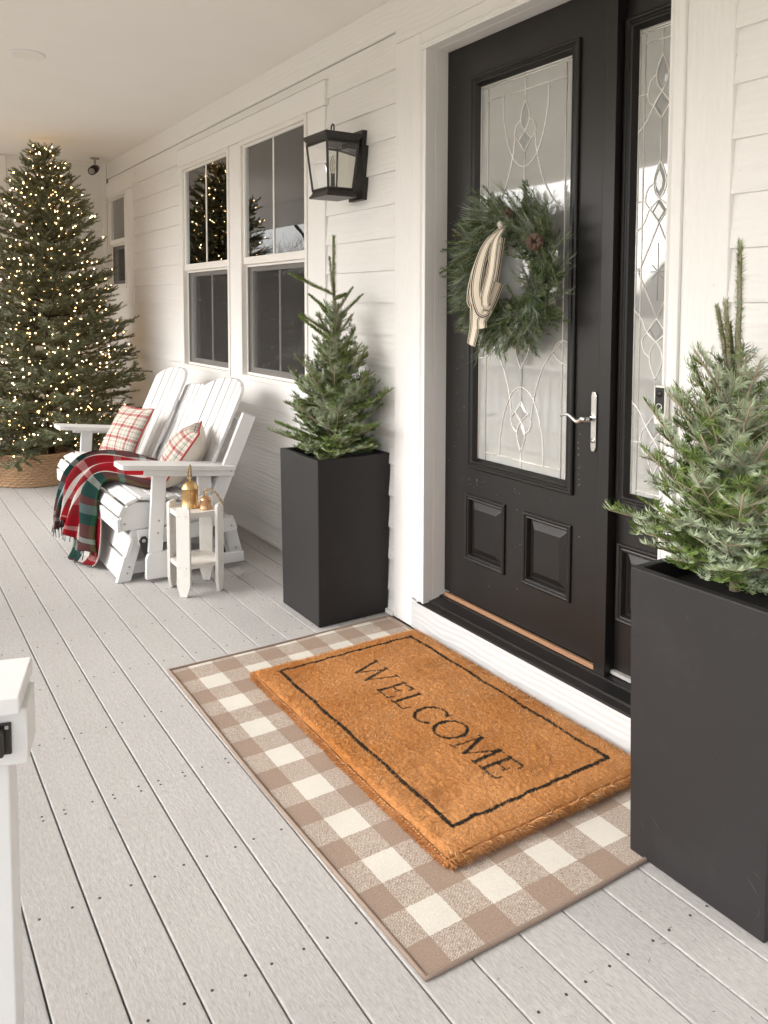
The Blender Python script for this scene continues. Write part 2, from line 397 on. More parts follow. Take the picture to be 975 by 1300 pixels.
# --- outside: lawn, drive, far hills, bare trees
k = NT('winter_lawn'); g = k.noise(k.coord(), .35, 6, .7); k.col(k.mix(k.noise(k.coord(), 3, 5, .7), k.mix(g, (.22, .19, .12), (.33, .29, .20)), (.40, .36, .28))); k.rough(.9); M['lawn'] = k.m
MB().add([(-900, -900, -.5), (900, -900, -.5), (900, 900, -.5), (-900, 900, -.5)], [(0, 1, 2, 3)]).build('lawn', M['lawn'], kind='structure')
k = NT('concrete_walk'); k.col(k.mix(k.noise(k.coord(), 2, 5), (.42, .41, .39), (.52, .51, .48))); k.rough(.85); M['conc'] = k.m
B(-14, 12, -8.0, -4.6, -.49, -.47).build('driveway', M['conc'], kind='structure')
k = NT('winter_woods'); k.col(k.mix(k.noise(k.coord('Object', (1, 1, .3)), .4, 6, .7), (.06, .05, .045), (.15, .13, .12))); k.rough(1); M['woods'] = k.m
hv = []; hf = []
for i in range(97):
    a = PI+PI*i/96+.0; r_ = 130; h = 7+4*sin(i*.7)+2.5*sin(i*1.9)+random.uniform(-1, 1)
    hv += [(r_*cos(a), r_*sin(a), -1), (r_*1.08*cos(a), r_*1.08*sin(a), h*.6), (r_*1.25*cos(a), r_*1.25*sin(a), h)]
    if i: b0 = (i-1)*3; hf += [(b0, b0+3, b0+4, b0+1), (b0+1, b0+4, b0+5, b0+2)]
MB().add(hv, hf).build('wooded_hills', M['woods'], kind='structure')
M['bark'] = painted('bare_tree_bark', (.16, .125, .10), 'z', .85, .2, .4)
def bare_tree(loc, h, label, seed):
    rd = random.Random(seed); t = empty('bare_tree', loc, label, 'tree', 'bare trees out on the lawn')
    tr_ = MB(); br = MB(); L = Vector(loc)
    def grow(p, d, ln, r_, dep):
        pts = [p]; q = p.copy(); dd = d.copy()
        for i in range(3):
            dd = (dd+Vector((rd.uniform(-.16, .16), rd.uniform(-.16, .16), rd.uniform(-.02, .14)))).normalized(); q = q+dd*ln/3; pts.append(q.copy())
        (tr_ if dep == 0 else br).tube(pts, [r_, r_*.85, r_*.7, r_*.55], 5 if dep < 2 else 3)
        if dep >= 5: return
        for i in range(rd.choice((3, 4)) if dep < 3 else 3 if dep < 4 else 2):
            a = rd.uniform(0, 2*PI); sp = rd.uniform(.35, .8)
            u = dd.orthogonal().normalized(); v_ = dd.cross(u)
            nd = (dd*cos(sp)+(u*cos(a)+v_*sin(a))*sin(sp)).normalized()
            st = pts[rd.choice((2, 3, 3))]
            grow(st, nd, ln*rd.uniform(.6, .78), r_*.5, dep+1)
    grow(L, Vector((0, 0, 1)), h*.34, h*.018, 0)
    tr_.build('trunk', M['bark'], t); br.build('branches', M['bark'], t)
for i, (x, y, h) in enumerate([(-17.5, -3.7, 4.4), (-20.5, -5.7, 5.0), (-19.2, -4.4, 4.0), (-24, -9, 9), (-15.5, -9.5, 7), (-30, -5.5, 10), (-21, -15, 9), (-9, -15, 8)]):
    bare_tree((x, y, -.5), h, ['low bare young tree nearest the porch end', 'low bare sapling a little taller and farther out on the lawn', 'smallest bare sapling between two others past the porch end', 'taller bare tree behind the young one', 'bare tree on the lawn opposite the front door', 'tallest bare tree far off past the porch end', 'spreading bare tree beyond the driveway', 'bare tree standing alone to the side of the driveway'][i], i+3)

# ================================================================ WINDOWS
def ring(mb, x0, x1, z0, z1, t, y0, y1, tb=None, tt=None):
    tb = t if tb is None else tb; tt = t if tt is None else tt
    mb.box(x0, x0+t, y0, y1, z0, z1); mb.box(x1-t, x1, y0, y1, z0, z1)
    mb.box(x0+t, x1-t, y0, y1, z0, z0+tb); mb.box(x0+t, x1-t, y0, y1, z1-tt, z1); return mb
def window_unit(par, x0, x1, z0, z1, muntin=True, tight=.055):
    zm = z0+(z1-z0)*.5
    fr = ring(MB(), x0, x1, z0, z1, tight*.55, 2.170, 2.262).build('window_frame', M['vinyl'], par, bevel=.003)
    i = tight*.55+.0005
    # upper sash, close to the face
    u = ring(MB(), x0+i, x1-i, zm-.025, z1-i, .028, 2.186, 2.222, .05, .018).build('upper_sash', M['vinyl'], par, bevel=.003)
    B(x0+i+.0285, x1-i-.0285, 2.199, 2.203, zm+.0255, z1-i-.0185).build('glass_pane', M['glass'], u)
    # lower sash set back behind the screen
    l = ring(MB(), x0+i, x1-i, z0+i, zm-.0255, .062, 2.226, 2.258, .05, .045).build('lower_sash', M['vinyl'], par, bevel=.003)
    B(x0+i+.0625, x1-i-.0625, 2.238, 2.242, z0+i+.0505, zm-.071).build('glass_pane', M['glass'], l)
    sf = ring(MB(), x0+i, x1-i, z0+i, zm-.0255, .016, 2.206, 2.216).build('screen_frame', M['vinyl'], par, bevel=.001)
    B(x0+i+.016, x1-i-.016, 2.2105, 2.2115, z0+i+.016, zm-.0415).build('insect_screen', M['screen'], sf)
    if muntin:
        xm = (x0+x1)/2
        B(xm-.008, xm+.008, 2.1945, 2.1985, zm+.026, z1-i-.019).build('muntin', M['vinyl'], u)
        B(xm-.008, xm+.008, 2.2335, 2.2375, z0+i+.051, zm-.0715).build('muntin', M['vinyl'], l)
dw = empty('double_window', (-5.3, WALL, 1), 'pair of double-hung windows with cream casing above the white glider bench', 'window')
window_unit(dw, WX0, -5.38, WZ0, WZ1); window_unit(dw, -5.19, WX1, WZ0, WZ1)
def casing(par, x0, x1, y0, y1, z0, z1, mat='trim', nm='casing_board'): return B(x0, x1, y0, y1, z0, z1).build(nm, M[mat], par, bevel=.0025)
casing(dw, -6.44, WX0-.001, TR, WALL+.02, .88, 2.644); casing(dw, WX1+.001, -3.99, TR, WALL+.02, .88, 2.644)
casing(dw, -5.379, -5.191, TR, WALL+.02, WZ0, 2.644); casing(dw, WX0, WX1, TR, WALL+.02, .88, WZ0-.001)
casing(dw, -6.45, -3.975, TR-.008, WALL+.01, 2.646, 2.78, nm='head_board')
casing(dw, -6.455, -3.970, TR-.014, WALL, 2.7815, 2.787, nm='drip_cap')
nw = empty('narrow_window', (-8.3, WALL, 1.7), 'small narrow double-hung window in the far corner beside the lit tree', 'window')
window_unit(nw, NX0, NX1, NZ0, NZ1, False)
casing(nw, XL+.022, NX0-.001, TR, WALL+.02, 1.56, NZ1); casing(nw, NX1+.001, -7.778, TR, WALL+.02, 1.56, NZ1)
casing(nw, NX0, NX1, TR, WALL+.02, 1.56, NZ0-.001); casing(nw, XL+.022, -7.77, TR-.008, WALL+.01, NZ1+.001, 2.80, nm='head_board')
# interior room behind the windows
room = MB()
for (a, b_) in ((XL, -3.4),):
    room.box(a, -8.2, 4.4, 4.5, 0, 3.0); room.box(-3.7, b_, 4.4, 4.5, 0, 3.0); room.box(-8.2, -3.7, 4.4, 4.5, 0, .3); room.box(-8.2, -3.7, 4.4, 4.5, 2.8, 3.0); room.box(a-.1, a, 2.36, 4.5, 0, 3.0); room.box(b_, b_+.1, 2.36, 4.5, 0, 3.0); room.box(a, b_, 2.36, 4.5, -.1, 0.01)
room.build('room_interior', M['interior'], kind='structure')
def blind(x0, x1, z0, z1, label):
    bl = empty('window_blind', ((x0+x1)/2, 2.31, z1), label, 'blind')
    B(x0, x1, 2.29, 2.33, z1-.04, z1).build('headrail', M['blind'], bl)
    me = MB().prism([(-.012, -.004), (.012, .004), (.012, .006), (-.012, -.002)], 'x', x0, x1).mesh('slat', M['blind'])
    n = int((z1-.05-z0)/.017)
    for i in range(n):
        o = link('slat', me, bl); o.matrix_parent_inverse = Matrix.Identity(4); o.location = (-bl.location.x, 0, -.05-i*.017)
blind(-5.10, -4.22, 2.34, 2.62, 'white slatted blind pulled up behind the upper pane of the nearer window')
blind(-6.32, -5.42, 2.42, 2.62, 'white slatted blind pulled up behind the upper pane left of the mullion')
k = NT('sheer_curtain'); k.col(k.ramp(k.noise(k.coord('Object', (1, 1, .02)), 14, 2), [(.3, (.10, .09, .085)), (.7, (.34, .31, .29))])); k.rough(.9); M['curtain'] = k.m
cv = []; cf = []; n = 120
for i in range(n):
    x = -5.15+.93*i/(n-1); y = 2.36+.022*sin(i*.62)+.008*sin(i*1.7)
    cv += [(x, y, .95), (x, y, 1.86), (x, y+.004, .95), (x, y+.004, 1.86)]
    if i: b0 = (i-1)*4; cf += [(b0, b0+4, b0+5, b0+1), (b0+2, b0+3, b0+7, b0+6), (b0+1, b0+5, b0+7, b0+3)]
o = MB().add(cv, cf, 0, True).build('sheer_curtain', M['curtain']); o['label'] = 'grey sheer curtain hanging in folds inside the lower pane of the nearer window'; o['category'] = 'curtain'

# ================================================================ DOOR SURROUND
sur = empty('door_surround', (-2.37, TR, 0), 'wide cream casing framing the black front door and its sidelight', 'door frame')
def cas(x0, x1, y0, y1, z0, z1, mat='sidingv'): return B(x0, x1, y0, y1, z0, z1).build('casing_board', M[mat], sur, bevel=.003)
cas(-3.288, -3.1325, TR, WALL, .003, 2.786); cas(-1.652, -1.49, TR, WALL, .003, 2.786)
cas(-3.288, -1.49, TR, WALL, 2.788, 3.008, 'siding')
cas(-3.131, -3.0745, TR-.003, WALL, .1505, 2.7855, 'trim')
cas(-3.0735, -1.6535, TR-.003, WALL, 2.7305, 2.7855, 'trim')
def mould(x0, x1, z0, z1, vert, s_=1):
    mb = MB()
    if vert: # profile across x
        pr_ = [(x0, WALL+.02), (x0, TR-.012), (x0+s_*.018, TR-.016), (x0+s_*.024, TR-.006), (x0+s_*.040, TR-.006), (x0+s_*.046, TR-.014), (x1, TR-.012), (x1, WALL+.02)]
        if s_ < 0: pr_ = pr_[::-1]
        mb.prism(pr_, 'z', z0, z1)
    else:
        pr_ = [(WALL+.02, z0), (TR-.012, z0), (TR-.014, z0+.008), (TR-.006, z0+.012), (TR-.006, z0+.02), (TR-.016, z0+.024), (TR-.012, z1), (WALL+.02, z1)]
        mb.prism(pr_, 'x', x0, x1)
    return mb.build('brick_mould', M['trim'], sur, bevel=.0015)
mould(-3.074, -3.0205, .1505, 2.70, True); mould(-1.6525, -1.706, .1505, 2.70, True, -1)
mould(-3.074, -1.6525, 2.7005, 2.73, False)
cas(-3.0745, -3.0205, WALL+.0205, 2.36, .1505, 2.722, 'trim').name = 'jamb'
cas(-1.706, -1.652, WALL+.0205, 2.36, .1505, 2.722, 'trim').name = 'jamb'
cas(-3.020, -1.7065, WALL+.0205, 2.36, 2.70, 2.722, 'trim').name = 'jamb'
B(-3.131, -1.49, TR-.004, WALL, .003, .1395).build('step_riser', M['riser'], sur, bevel=.003)
th = MB().prism([(2.164, .140), (2.164, .1485), (2.200, .153), (2.205, .158), (2.262, .170), (2.266, .176), (2.345, .182), (2.345, .140)], 'x', -3.0685, -1.66)
th.build('threshold', M['rubber'], sur, bevel=.0015)
tg = MB()
for i in range(9): tg.box(-3.06, -1.665, 2.167+i*.0038, 2.1688+i*.0038, .1484+i*.00047, .1502+i*.00047)
for y_ in (2.2035, 2.262): tg.box(-3.05, -1.665, y_, y_+.0022, .156 if y_ < 2.25 else .171, .1615 if y_ < 2.25 else .1765)
tg.build('threshold_ridge', M['blackmetal'], sur)
B(-3.0, -2.067, 2.272, 2.288, .178, .196).build('sill_strip', M['oak'], sur, bevel=.002)
B(-2.009, -1.7, 2.298, 2.325, .182, .196).build('sill_strip', M['steel'], sur, bevel=.002, label='pale aluminium strip under the sidelight')

# ================================================================ FRONT DOOR + SIDELIGHT
DY = 2.29
def slab_with_holes(x0, x1, z0, z1, holes, y0, y1):
    """rails and stiles around rectangular holes, tiled as boxes"""
    xs = sorted({x0, x1, *[h[0] for h in holes], *[h[1] for h in holes]}); zs = sorted({z0, z1, *[h[2] for h in holes], *[h[3] for h in holes]})
    nx, nz = len(xs), len(zs); solid = {}
    for i in range(nx-1):
        for j in range(nz-1):
            cx_, cz_ = (xs[i]+xs[i+1])/2, (zs[j]+zs[j+1])/2
            solid[i, j] = not any(h[0] < cx_ < h[1] and h[2] < cz_ < h[3] for h in holes)
    mb = MB(); V = {}
    def vid(i, j, s_):
        if (i, j, s_) not in V: V[i, j, s_] = len(mb.v); mb.v.append((xs[i], (y0, y1)[s_], zs[j]))
        return V[i, j, s_]
    def face(*f): mb.f.append(f); mb.mi.append(0); mb.sm.append(False)
    for (i, j), s_ in solid.items():
        if not s_: continue
        face(vid(i, j, 0), vid(i+1, j, 0), vid(i+1, j+1, 0), vid(i, j+1, 0)); face(vid(i, j, 1), vid(i, j+1, 1), vid(i+1, j+1, 1), vid(i+1, j, 1))
        if not solid.get((i-1, j)): face(vid(i, j, 0), vid(i, j+1, 0), vid(i, j+1, 1), vid(i, j, 1))
        if not solid.get((i+1, j)): face(vid(i+1, j, 0), vid(i+1, j, 1), vid(i+1, j+1, 1), vid(i+1, j+1, 0))
        if not solid.get((i, j-1)): face(vid(i, j, 0), vid(i, j, 1), vid(i+1, j, 1), vid(i+1, j, 0))
        if not solid.get((i, j+1)): face(vid(i, j+1, 0), vid(i+1, j+1, 0), vid(i+1, j+1, 1), vid(i, j+1, 1))
    return mb
def frame_profile(mb, x0, x1, z0, z1, prof):
    """mitred moulding: prof = [(inset, y)] from the outer edge inwards"""
    n = len(prof); vs = []
    for (cx_, cz_, sx, sz) in ((x0, z0, 1, 1), (x1, z0, -1, 1), (x1, z1, -1, -1), (x0, z1, 1, -1)):
        for d, y in prof: vs.append((cx_+sx*d, y, cz_+sz*d))
    fs = []
    for c_ in range(4):
        a = c_*n; b_ = ((c_+1) % 4)*n
        for i in range(n-1): fs.append((a+i, b_+i, b_+i+1, a+i+1))
    return mb.add(vs, fs)
def raised_panel(par, x0, x1, z0, z1, Y=DY):
    frame_profile(MB(), x0, x1, z0, z1, [(0, Y+.004), (0, Y-.008), (.006, Y-.013), (.014, Y-.011), (.018, Y-.004), (.024, Y-.006), (.030, Y+.012)]).build('panel_moulding', M['black'], par, bevel=.001, seg=1)
    a = .0305
    mb = frame_profile(MB(), x0, x1, z0, z1, [(a, Y+.013), (a+.006, Y+.013), (a+.034, Y-.002), (a+.036, Y-.002)])
    n = len(mb.v); i0 = [3, 7, 11, 15]; mb.f.append(tuple(i0)); mb.mi.append(0); mb.sm.append(False)
    mb.build('raised_panel', M['black'], par, bevel=.001, seg=1)
door = empty('front_door', (-2.54, DY, .2), 'tall black front door with a leaded oval-patterned glass panel hung with the wreath', 'door')
gx0, gx1, gz0, gz1 = -2.80, -2.245, .862, 2.502
slab_with_holes(-3.0195, -2.0665, .199, 2.6985, [(gx0-.02, gx1+.02, gz0-.02, gz1+.02), (-2.835, -2.615, .418, .673), (-2.452, -2.23, .418, .673)], DY, DY+.045).build('door_slab', M['black'], door, bevel=.001, seg=1)
gm = [(0, DY+.004), (0, DY-.010), (.005, DY-.016), (.014, DY-.016), (.018, DY-.009), (.024, DY-.009), (.030, DY-.014), (.036, DY-.010), (.048, DY+.012), (.048, DY+.03)]
frame_profile(MB(), gx0-.045, gx1+.045, gz0-.045, gz1+.045, gm).build('glass_moulding', M['black'], door, bevel=.0008, seg=1)
B(gx0-.015, gx1+.015, DY+.016, DY+.030, gz0-.015, gz1+.015).build('glass_panel', M['doorglass'], door)
raised_panel(door, -2.862, -2.590, .391, .698); raised_panel(door, -2.478, -2.205, .391, .698)
CY = DY+.0145
def cames(par, lines, nm='came', r_=.0027, y=CY, mat='came'):
    for pts in lines:
        MB().tube([(p[0], y, p[1]) for p in pts], r_, 6).build(nm, M[mat], par)
def arc3(a, m, b, n=14):
    """smooth quadratic through m"""
    out_ = []
    for i in range(n+1):
        t = i/n; c0 = 2*m[0]-(a[0]+b[0])/2; c1 = 2*m[1]-(a[1]+b[1])/2
        out_.append(((1-t)**2*a[0]+2*t*(1-t)*c0+t*t*b[0], (1-t)**2*a[1]+2*t*(1-t)*c1+t*t*b[1]))
    return out_
def spl(pts, n=6):
    P_ = [Vector((p[0], p[1], 0)) for p in pts]; P_ = [2*P_[0]-P_[1]]+P_+[2*P_[-1]-P_[-2]]; o_ = []
    for i in range(1, len(P_)-2):
        for j in range(n):
            t = j/n; a, b_, c_, d = P_[i-1:i+3]
            q = .5*((2*b_)+(-a+c_)*t+(2*a-5*b_+4*c_-d)*t*t+(-a+3*b_-3*c_+d)*t**3); o_.append((q.x, q.y))
    o_.append((pts[-1][0], pts[-1][1])); return o_
xm = -2.5175
def mir(pts): return [(2*xm-p[0], p[1]) for p in pts]
zmid = (2.428+.898)/2
def flip(pts): return [(p[0], 2*zmid-p[1]) for p in pts]
L_ = [[(gx0, 2.484), (gx1, 2.484)], [(gx0, 2.496), (gx1, 2.496)], [(gx0+.004, gz0), (gx0+.004, gz1)], [(gx1-.004, gz0), (gx1-.004, gz1)],
      [(-2.748, gz0), (-2.748, 2.478)], [(-2.287, gz0), (-2.287, 2.478)], [(-2.748, 2.428), (-2.287, 2.428)], [(-2.748, .898), (-2.287, .898)]]
half = []
bowl = spl([(-2.652, 2.428), (-2.648, 2.34), (-2.625, 2.24), (-2.590, 2.166), (-2.555, 2.130), (xm, 2.116)])
flare = spl([(-2.576, 2.249), (-2.590, 2.166), (-2.625, 2.06), (-2.68, 1.975), (-2.748, 1.915)])
dl_ = spl([(xm, 2.388), (-2.537, 2.345), (-2.542, 2.311), (-2.534, 2.285), (-2.514, 2.26), (-2.490, 2.236), (-2.476, 2.222)])
ol_ = spl([(-2.542, 2.311), (-2.568, 2.292), (-2.580, 2.26), (-2.576, 2.249)])
dm_ = [(-2.576, 2.249), (-2.550, 2.220), (xm, 2.175)]
wing = spl([(-2.80, 1.90), (-2.755, 1.925), (-2.70, 1.975), (-2.66, 1.93), (-2.64, 1.86), (-2.60, 1.81)])
for c_ in (bowl, flare, dl_, ol_, dm_): half += [c_, mir(c_)]
vv = [[(xm, gz1-.006), (xm, 2.388)], [(xm, 2.175), (xm, 1.98)]]
L_ += half+vv+[flip(c_) for c_ in half]+[flip(c_) for c_ in vv]
L_ += [arc3((gx0, 1.397), (-2.735, 1.41), (-2.68, 1.355)), arc3((gx1, 1.397), (-2.30, 1.41), (-2.345, 1.355)), arc3((gx0, 1.316), (-2.735, 1.33), (-2.68, 1.37)), arc3((gx1, 1.316), (-2.30, 1.33), (-2.345, 1.37)),
       spl([(-2.558, 1.42), (-2.556, 1.358), (xm-.008, 1.286)]), spl([(-2.477, 1.42), (-2.48, 1.358), (xm-.008, 1.286)]), [(xm, 1.286), (xm, 1.2)]]
cames(door, L_)
def diamond(par, pts, y=CY+.001):
    c_ = (sum(p[0] for p in pts)/len(pts), sum(p[1] for p in pts)/len(pts)); n = len(pts)
    ins = [(c_[0]+(p[0]-c_[0])*.62, c_[1]+(p[1]-c_[1])*.62) for p in pts]
    vs = [(p[0], y+.0003, p[1]) for p in pts]+[(p[0], y-.004, p[1]) for p in ins]
    MB().add(vs, [(i, (i+1) % n, n+(i+1) % n, n+i) for i in range(n)]+[tuple(range(n, 2*n))]).build('bevelled_glass', M['bevel'], par)
dd_ = [(xm, 2.26), (-2.480, 2.22), (xm, 2.178), (-2.552, 2.22)]
diamond(door, dd_); diamond(door, flip(dd_)[::-1])
td = [(xm, 2.380), (-2.496, 2.345), (-2.491, 2.312), (-2.500, 2.288), (xm, 2.262), (-2.533, 2.288), (-2.541, 2.312), (-2.537, 2.345)]
diamond(door, td); diamond(door, flip(td)[::-1])
# handle
hp = MB().prism([(-2.112, 1.020), (-2.108, 1.004), (-2.094, 1.004), (-2.086, 1.02), (-2.086, 1.213), (-2.094, 1.229), (-2.108, 1.229), (-2.112, 1.213)], 'y', DY-.009, DY-.0005).build('handle_plate', M['nickel'], door, bevel=.002)
MB().tube([(-2.099, DY-.009, 1.128), (-2.099, DY-.055, 1.128)], [.012, .009], 12).build('handle_stem', M['nickel'], hp)
lv = [(-2.092, 1.128), (-2.104, 1.131), (-2.118, 1.122), (-2.135, 1.118), (-2.155, 1.128), (-2.175, 1.138), (-2.197, 1.138), (-2.215, 1.128)]
MB().tube([(p[0], DY-.06, p[1]) for p in spl(lv, 5)], [.011]*8+[.010-.0055*i/28 for i in range(28)], 10).build('lever', M['nickel'], hp)
MB().tube([(-2.099, DY-.0095, 1.045), (-2.099, DY-.013, 1.045)], .009, 12).build('keyhole_cover', M['nickel'], hp)
# chips in the paint
M['chip'] = painted('paint_chip', (.45, .40, .36), None, .8)
ch = MB()
for i in range(95):
    if i < 55: x, z = random.choice([(-2.93+random.gauss(0, .035), random.uniform(.75, 1.4)), (-2.79+random.gauss(0, .05), .76+random.gauss(0, .018)), (-2.52+random.gauss(0, .02), random.uniform(.35, .8)), (-2.175+random.gauss(0, .006), random.uniform(.85, 1.1))])
    else: x, z = random.uniform(-3.0, -2.1), random.choice([random.uniform(.25, .85), random.uniform(1.0, 2.6)]); x = x if not (-2.9 < x < -2.16 and z > .8) else -2.95+random.uniform(-.05, .05)
    if (-2.87 < x < -2.58 or -2.49 < x < -2.2) and .385 < z < .705: continue
    r_ = random.uniform(.0008, .0022); n = 6
    ch.add([(x+r_*random.uniform(.6, 1.3)*cos(2*PI*j/n), DY-.0004, z+r_*random.uniform(.6, 1.3)*sin(2*PI*j/n)) for j in range(n)], [tuple(range(n))])
ch.build('paint_chips', M['chip'], door, kind='stuff')
# mullion post between door and sidelight belongs to the surround
B(-2.0655, -2.010, DY-.022, 2.36, .165, 2.6985).build('mullion_post', M['black'], sur, bevel=.002)
side = empty('sidelight', (-1.86, 2.33, .2), 'tall narrow leaded glass sidelight right of the black door', 'window')
SY = 2.315; sx0, sx1, sz0, sz1 = -1.962, -1.757, .866, 2.514
slab_with_holes(-2.0095, -1.7065, .197, 2.6985, [(sx0-.02, sx1+.02, sz0-.02, sz1+.02), (-1.98, -1.735, .41, .65)], SY, SY+.04).build('side_panel', M['black'], side, bevel=.001, seg=1)
frame_profile(MB(), sx0-.046, sx1+.046, sz0-.046, sz1+.046, [(d, y+SY-DY) for d, y in gm]).build('glass_moulding', M['black'], side, bevel=.0008, seg=1)
B(sx0-.012, sx1+.012, SY+.014, SY+.026, sz0-.012, sz1+.012).build('glass_panel', M['doorglass'], side)
raised_panel(side, -2.0, -1.715, .385, .682, SY)
xm = -1.8615; ty = SY+.013
def M2(l): return l+[mir(c_) for c_ in l]
h_ = [spl([(xm, 2.408), (-1.878, 2.375), (-1.886, 2.344), (-1.880, 2.31), (xm, 2.283), (-1.838, 2.255), (-1.828, 2.238)]),
      spl([(-1.886, 2.344), (-1.910, 2.325), (-1.920, 2.285), (-1.912, 2.255), (-1.896, 2.238), (xm, 2.192)]), spl([(xm, 2.283), (-1.896, 2.238), (-1.925, 2.19), (-1.962, 2.155)])]
h2 = [spl([(xm, 2.049), (-1.880, 2.01), (-1.888, 1.973), (-1.880, 1.94), (xm, 1.918), (-1.838, 1.90), (-1.822, 1.884)]),
      spl([(-1.886, 1.975), (-1.912, 1.955), (-1.922, 1.915), (-1.902, 1.886), (xm, 1.835)]), spl([(xm, 1.918), (-1.902, 1.886), (-1.925, 1.84), (-1.962, 1.805)]),
      [(xm, 1.835), (-1.944, 1.665)], [(-1.944, 1.665), (xm, 1.506)], [(-1.944, 1.68), (-1.962, 1.665)]]
def flp(p, z): return [(q[0], 2*z-q[1]) for q in p]
h3 = [flp(c_, 1.6705) for c_ in h2[:3]]; h4 = [flp(c_, 1.68) for c_ in h_]
sL = M2(h_+h2+h3+h4)+[[(sx0, 2.495), (sx1, 2.495)], [(sx0, 2.504), (sx1, 2.504)], [(sx0+.004, sz0), (sx0+.004, sz1)], [(-1.934, sz0), (-1.934, 2.495)], [(2*xm+1.934, sz0), (2*xm+1.934, 2.495)], [(-1.934, 2.458), (2*xm+1.934, 2.458)],
     [(xm, 2.495), (xm, 2.408)], [(xm, 2.192), (xm, 2.049)], [(xm, 1.29), (xm, 1.15)], [(-1.934, .883), (2*xm+1.934, .883)], [(sx0, 2.285), (-1.92, 2.285)], [(sx0, 1.915), (-1.92, 1.915)], [(sx0, 1.06), (-1.92, 1.06)]]
cames(side, sL, y=ty, r_=.0024)
for z0_ in (2.283, 1.918, 1.508, 1.168):
    diamond(side, [(xm, z0_), (-1.828, z0_-.045), (xm, z0_-.088), (-1.895, z0_-.045)], ty+.0005)
for z0_ in (2.40, 2.04):
    diamond(side, [(xm, z0_), (-1.843, z0_-.04), (-1.839, z0_-.065), (-1.845, z0_-.095), (xm, z0_-.118), (-1.878, z0_-.095), (-1.884, z0_-.065), (-1.880, z0_-.04)], ty+.0005)
st_ = [[(xm+.034*cos(a), 1.667+(.10 if abs(cos(a)) < .1 else .034)*sin(a)), (xm-.034*cos(a), 1.667-(.10 if abs(cos(a)) < .1 else .034)*sin(a))] for a in (0, PI/4, PI/2, 3*PI/4)]
cames(side, st_, 'etched_ray', .0016, ty+.0005, 'bevel')
B(-2.9, -1.75, 2.345, 2.36, .2, 2.69).build('entry_hall_backing', M['interior'], kind='structure')

# doorbell
db = empty('doorbell', (-1.689, 2.155, 1.17), 'white and black video doorbell on the casing right of the sidelight', 'doorbell')
B(-1.712, -1.668, 2.138, 2.1605, 1.168, 1.293).build('case', M['vinyl'], db, bevel=.005, seg=3)
B(-1.707, -1.673, 2.1355, 2.139, 1.205, 1.288).build('faceplate', M['rubber'], db, bevel=.001)
MB().lathe([(0, .006), (.008, .005), (.012, .0)], (0, 0, 0), 16).build('lens', M['blackmetal'], db).matrix_local = Matrix.Identity(4)
ln = [o for o in db.children if o.name.startswith('lens')][0]; ln.matrix_parent_inverse = Matrix.Identity(4); ln.location = (0, -.0195, .098); ln.rotation_euler = (R(90), 0, 0)
MB().tube([(-1.69+.011*cos(2*PI*i/20), 2.1345, 1.225+.011*sin(2*PI*i/20)) for i in range(20)], .0013, 5, closed=True).build('button_ring', M['came'], db)
fc = bpy.data.curves.new('lettering', 'FONT'); fc.body = 'ring'; fc.size = .017; fc.extrude = .0004; fc.align_x = 'CENTER'; fc.align_y = 'CENTER'
fo = bpy.data.objects.new('lettering_curve', fc); C.objects.link(fo); bpy.context.view_layer.update()
me = bpy.data.meshes.new_from_object(fo.evaluated_get(bpy.context.evaluated_depsgraph_get())); bpy.data.objects.remove(fo); me.materials.clear(); me.materials.append(M['steel'])
fo = bpy.data.objects.new('lettering', me); C.objects.link(fo); fo.parent = db; fo.location = (0, -.0176, .018); fo.rotation_euler = (R(90), 0, 0)

# ================================================================ LANTERN
ln = empty('wall_lantern', (-3.63, 2.19, 2.1), 'tapered black metal wall lantern with clear panes mounted right of the double window', 'lantern')
B(-3.70, -3.56, 2.160, WALL-.002, 2.085, 2.436).build('backplate', M['blackmetal'], ln, bevel=.003)
B(-3.668, -3.612, 2.100, 2.1595, 2.345, 2.385).build('arm', M['blackmetal'], ln, bevel=.003)
lt = [(-3.760, 1.948), (-3.545, 1.948), (-3.545, 2.130), (-3.760, 2.130)]     # top footprint
lb = [(-3.735, 1.970), (-3.572, 1.970), (-3.572, 2.110), (-3.735, 2.110)]     # bottom footprint
def lerp2(a, b_, t): return tuple(a[i]+(b_[i]-a[i])*t for i in range(2))
def frustum(mb, A, za, Bq, zb):
    vs = [(p[0], p[1], za) for p in A]+[(p[0], p[1], zb) for p in Bq]
    mb.add(vs, [(3, 2, 1, 0), (4, 5, 6, 7)]+[(i, (i+1) % 4, 4+(i+1) % 4, 4+i) for i in range(4)])
def grow_(q, d):
    c_ = (sum(p[0] for p in q)/4, sum(p[1] for p in q)/4)
    return [(p[0]+d*(1 if p[0] > c_[0] else -1), p[1]+d*(1 if p[1] > c_[1] else -1)) for p in q]
zt, zb = 2.382, 2.115
cp = MB(); frustum(cp, grow_(lt, .0), zt-.012, grow_(lt, .012), zt+.008); frustum(cp, grow_(lt, .012), zt+.0081, grow_(lt, .018), zt+.022); frustum(cp, grow_(lt, .012), zt+.0221, grow_(lt, -.045), zt+.038)
cp.build('cap', M['blackmetal'], ln, bevel=.001, seg=1)
bp_ = MB(); frustum(bp_, grow_(lb, .016), zb-.022, grow_(lb, .014), zb-.008); frustum(bp_, grow_(lb, .010), zb-.0079, grow_(lb, .001), zb+.012)
bp_.build('base', M['blackmetal'], ln, bevel=.001, seg=1)
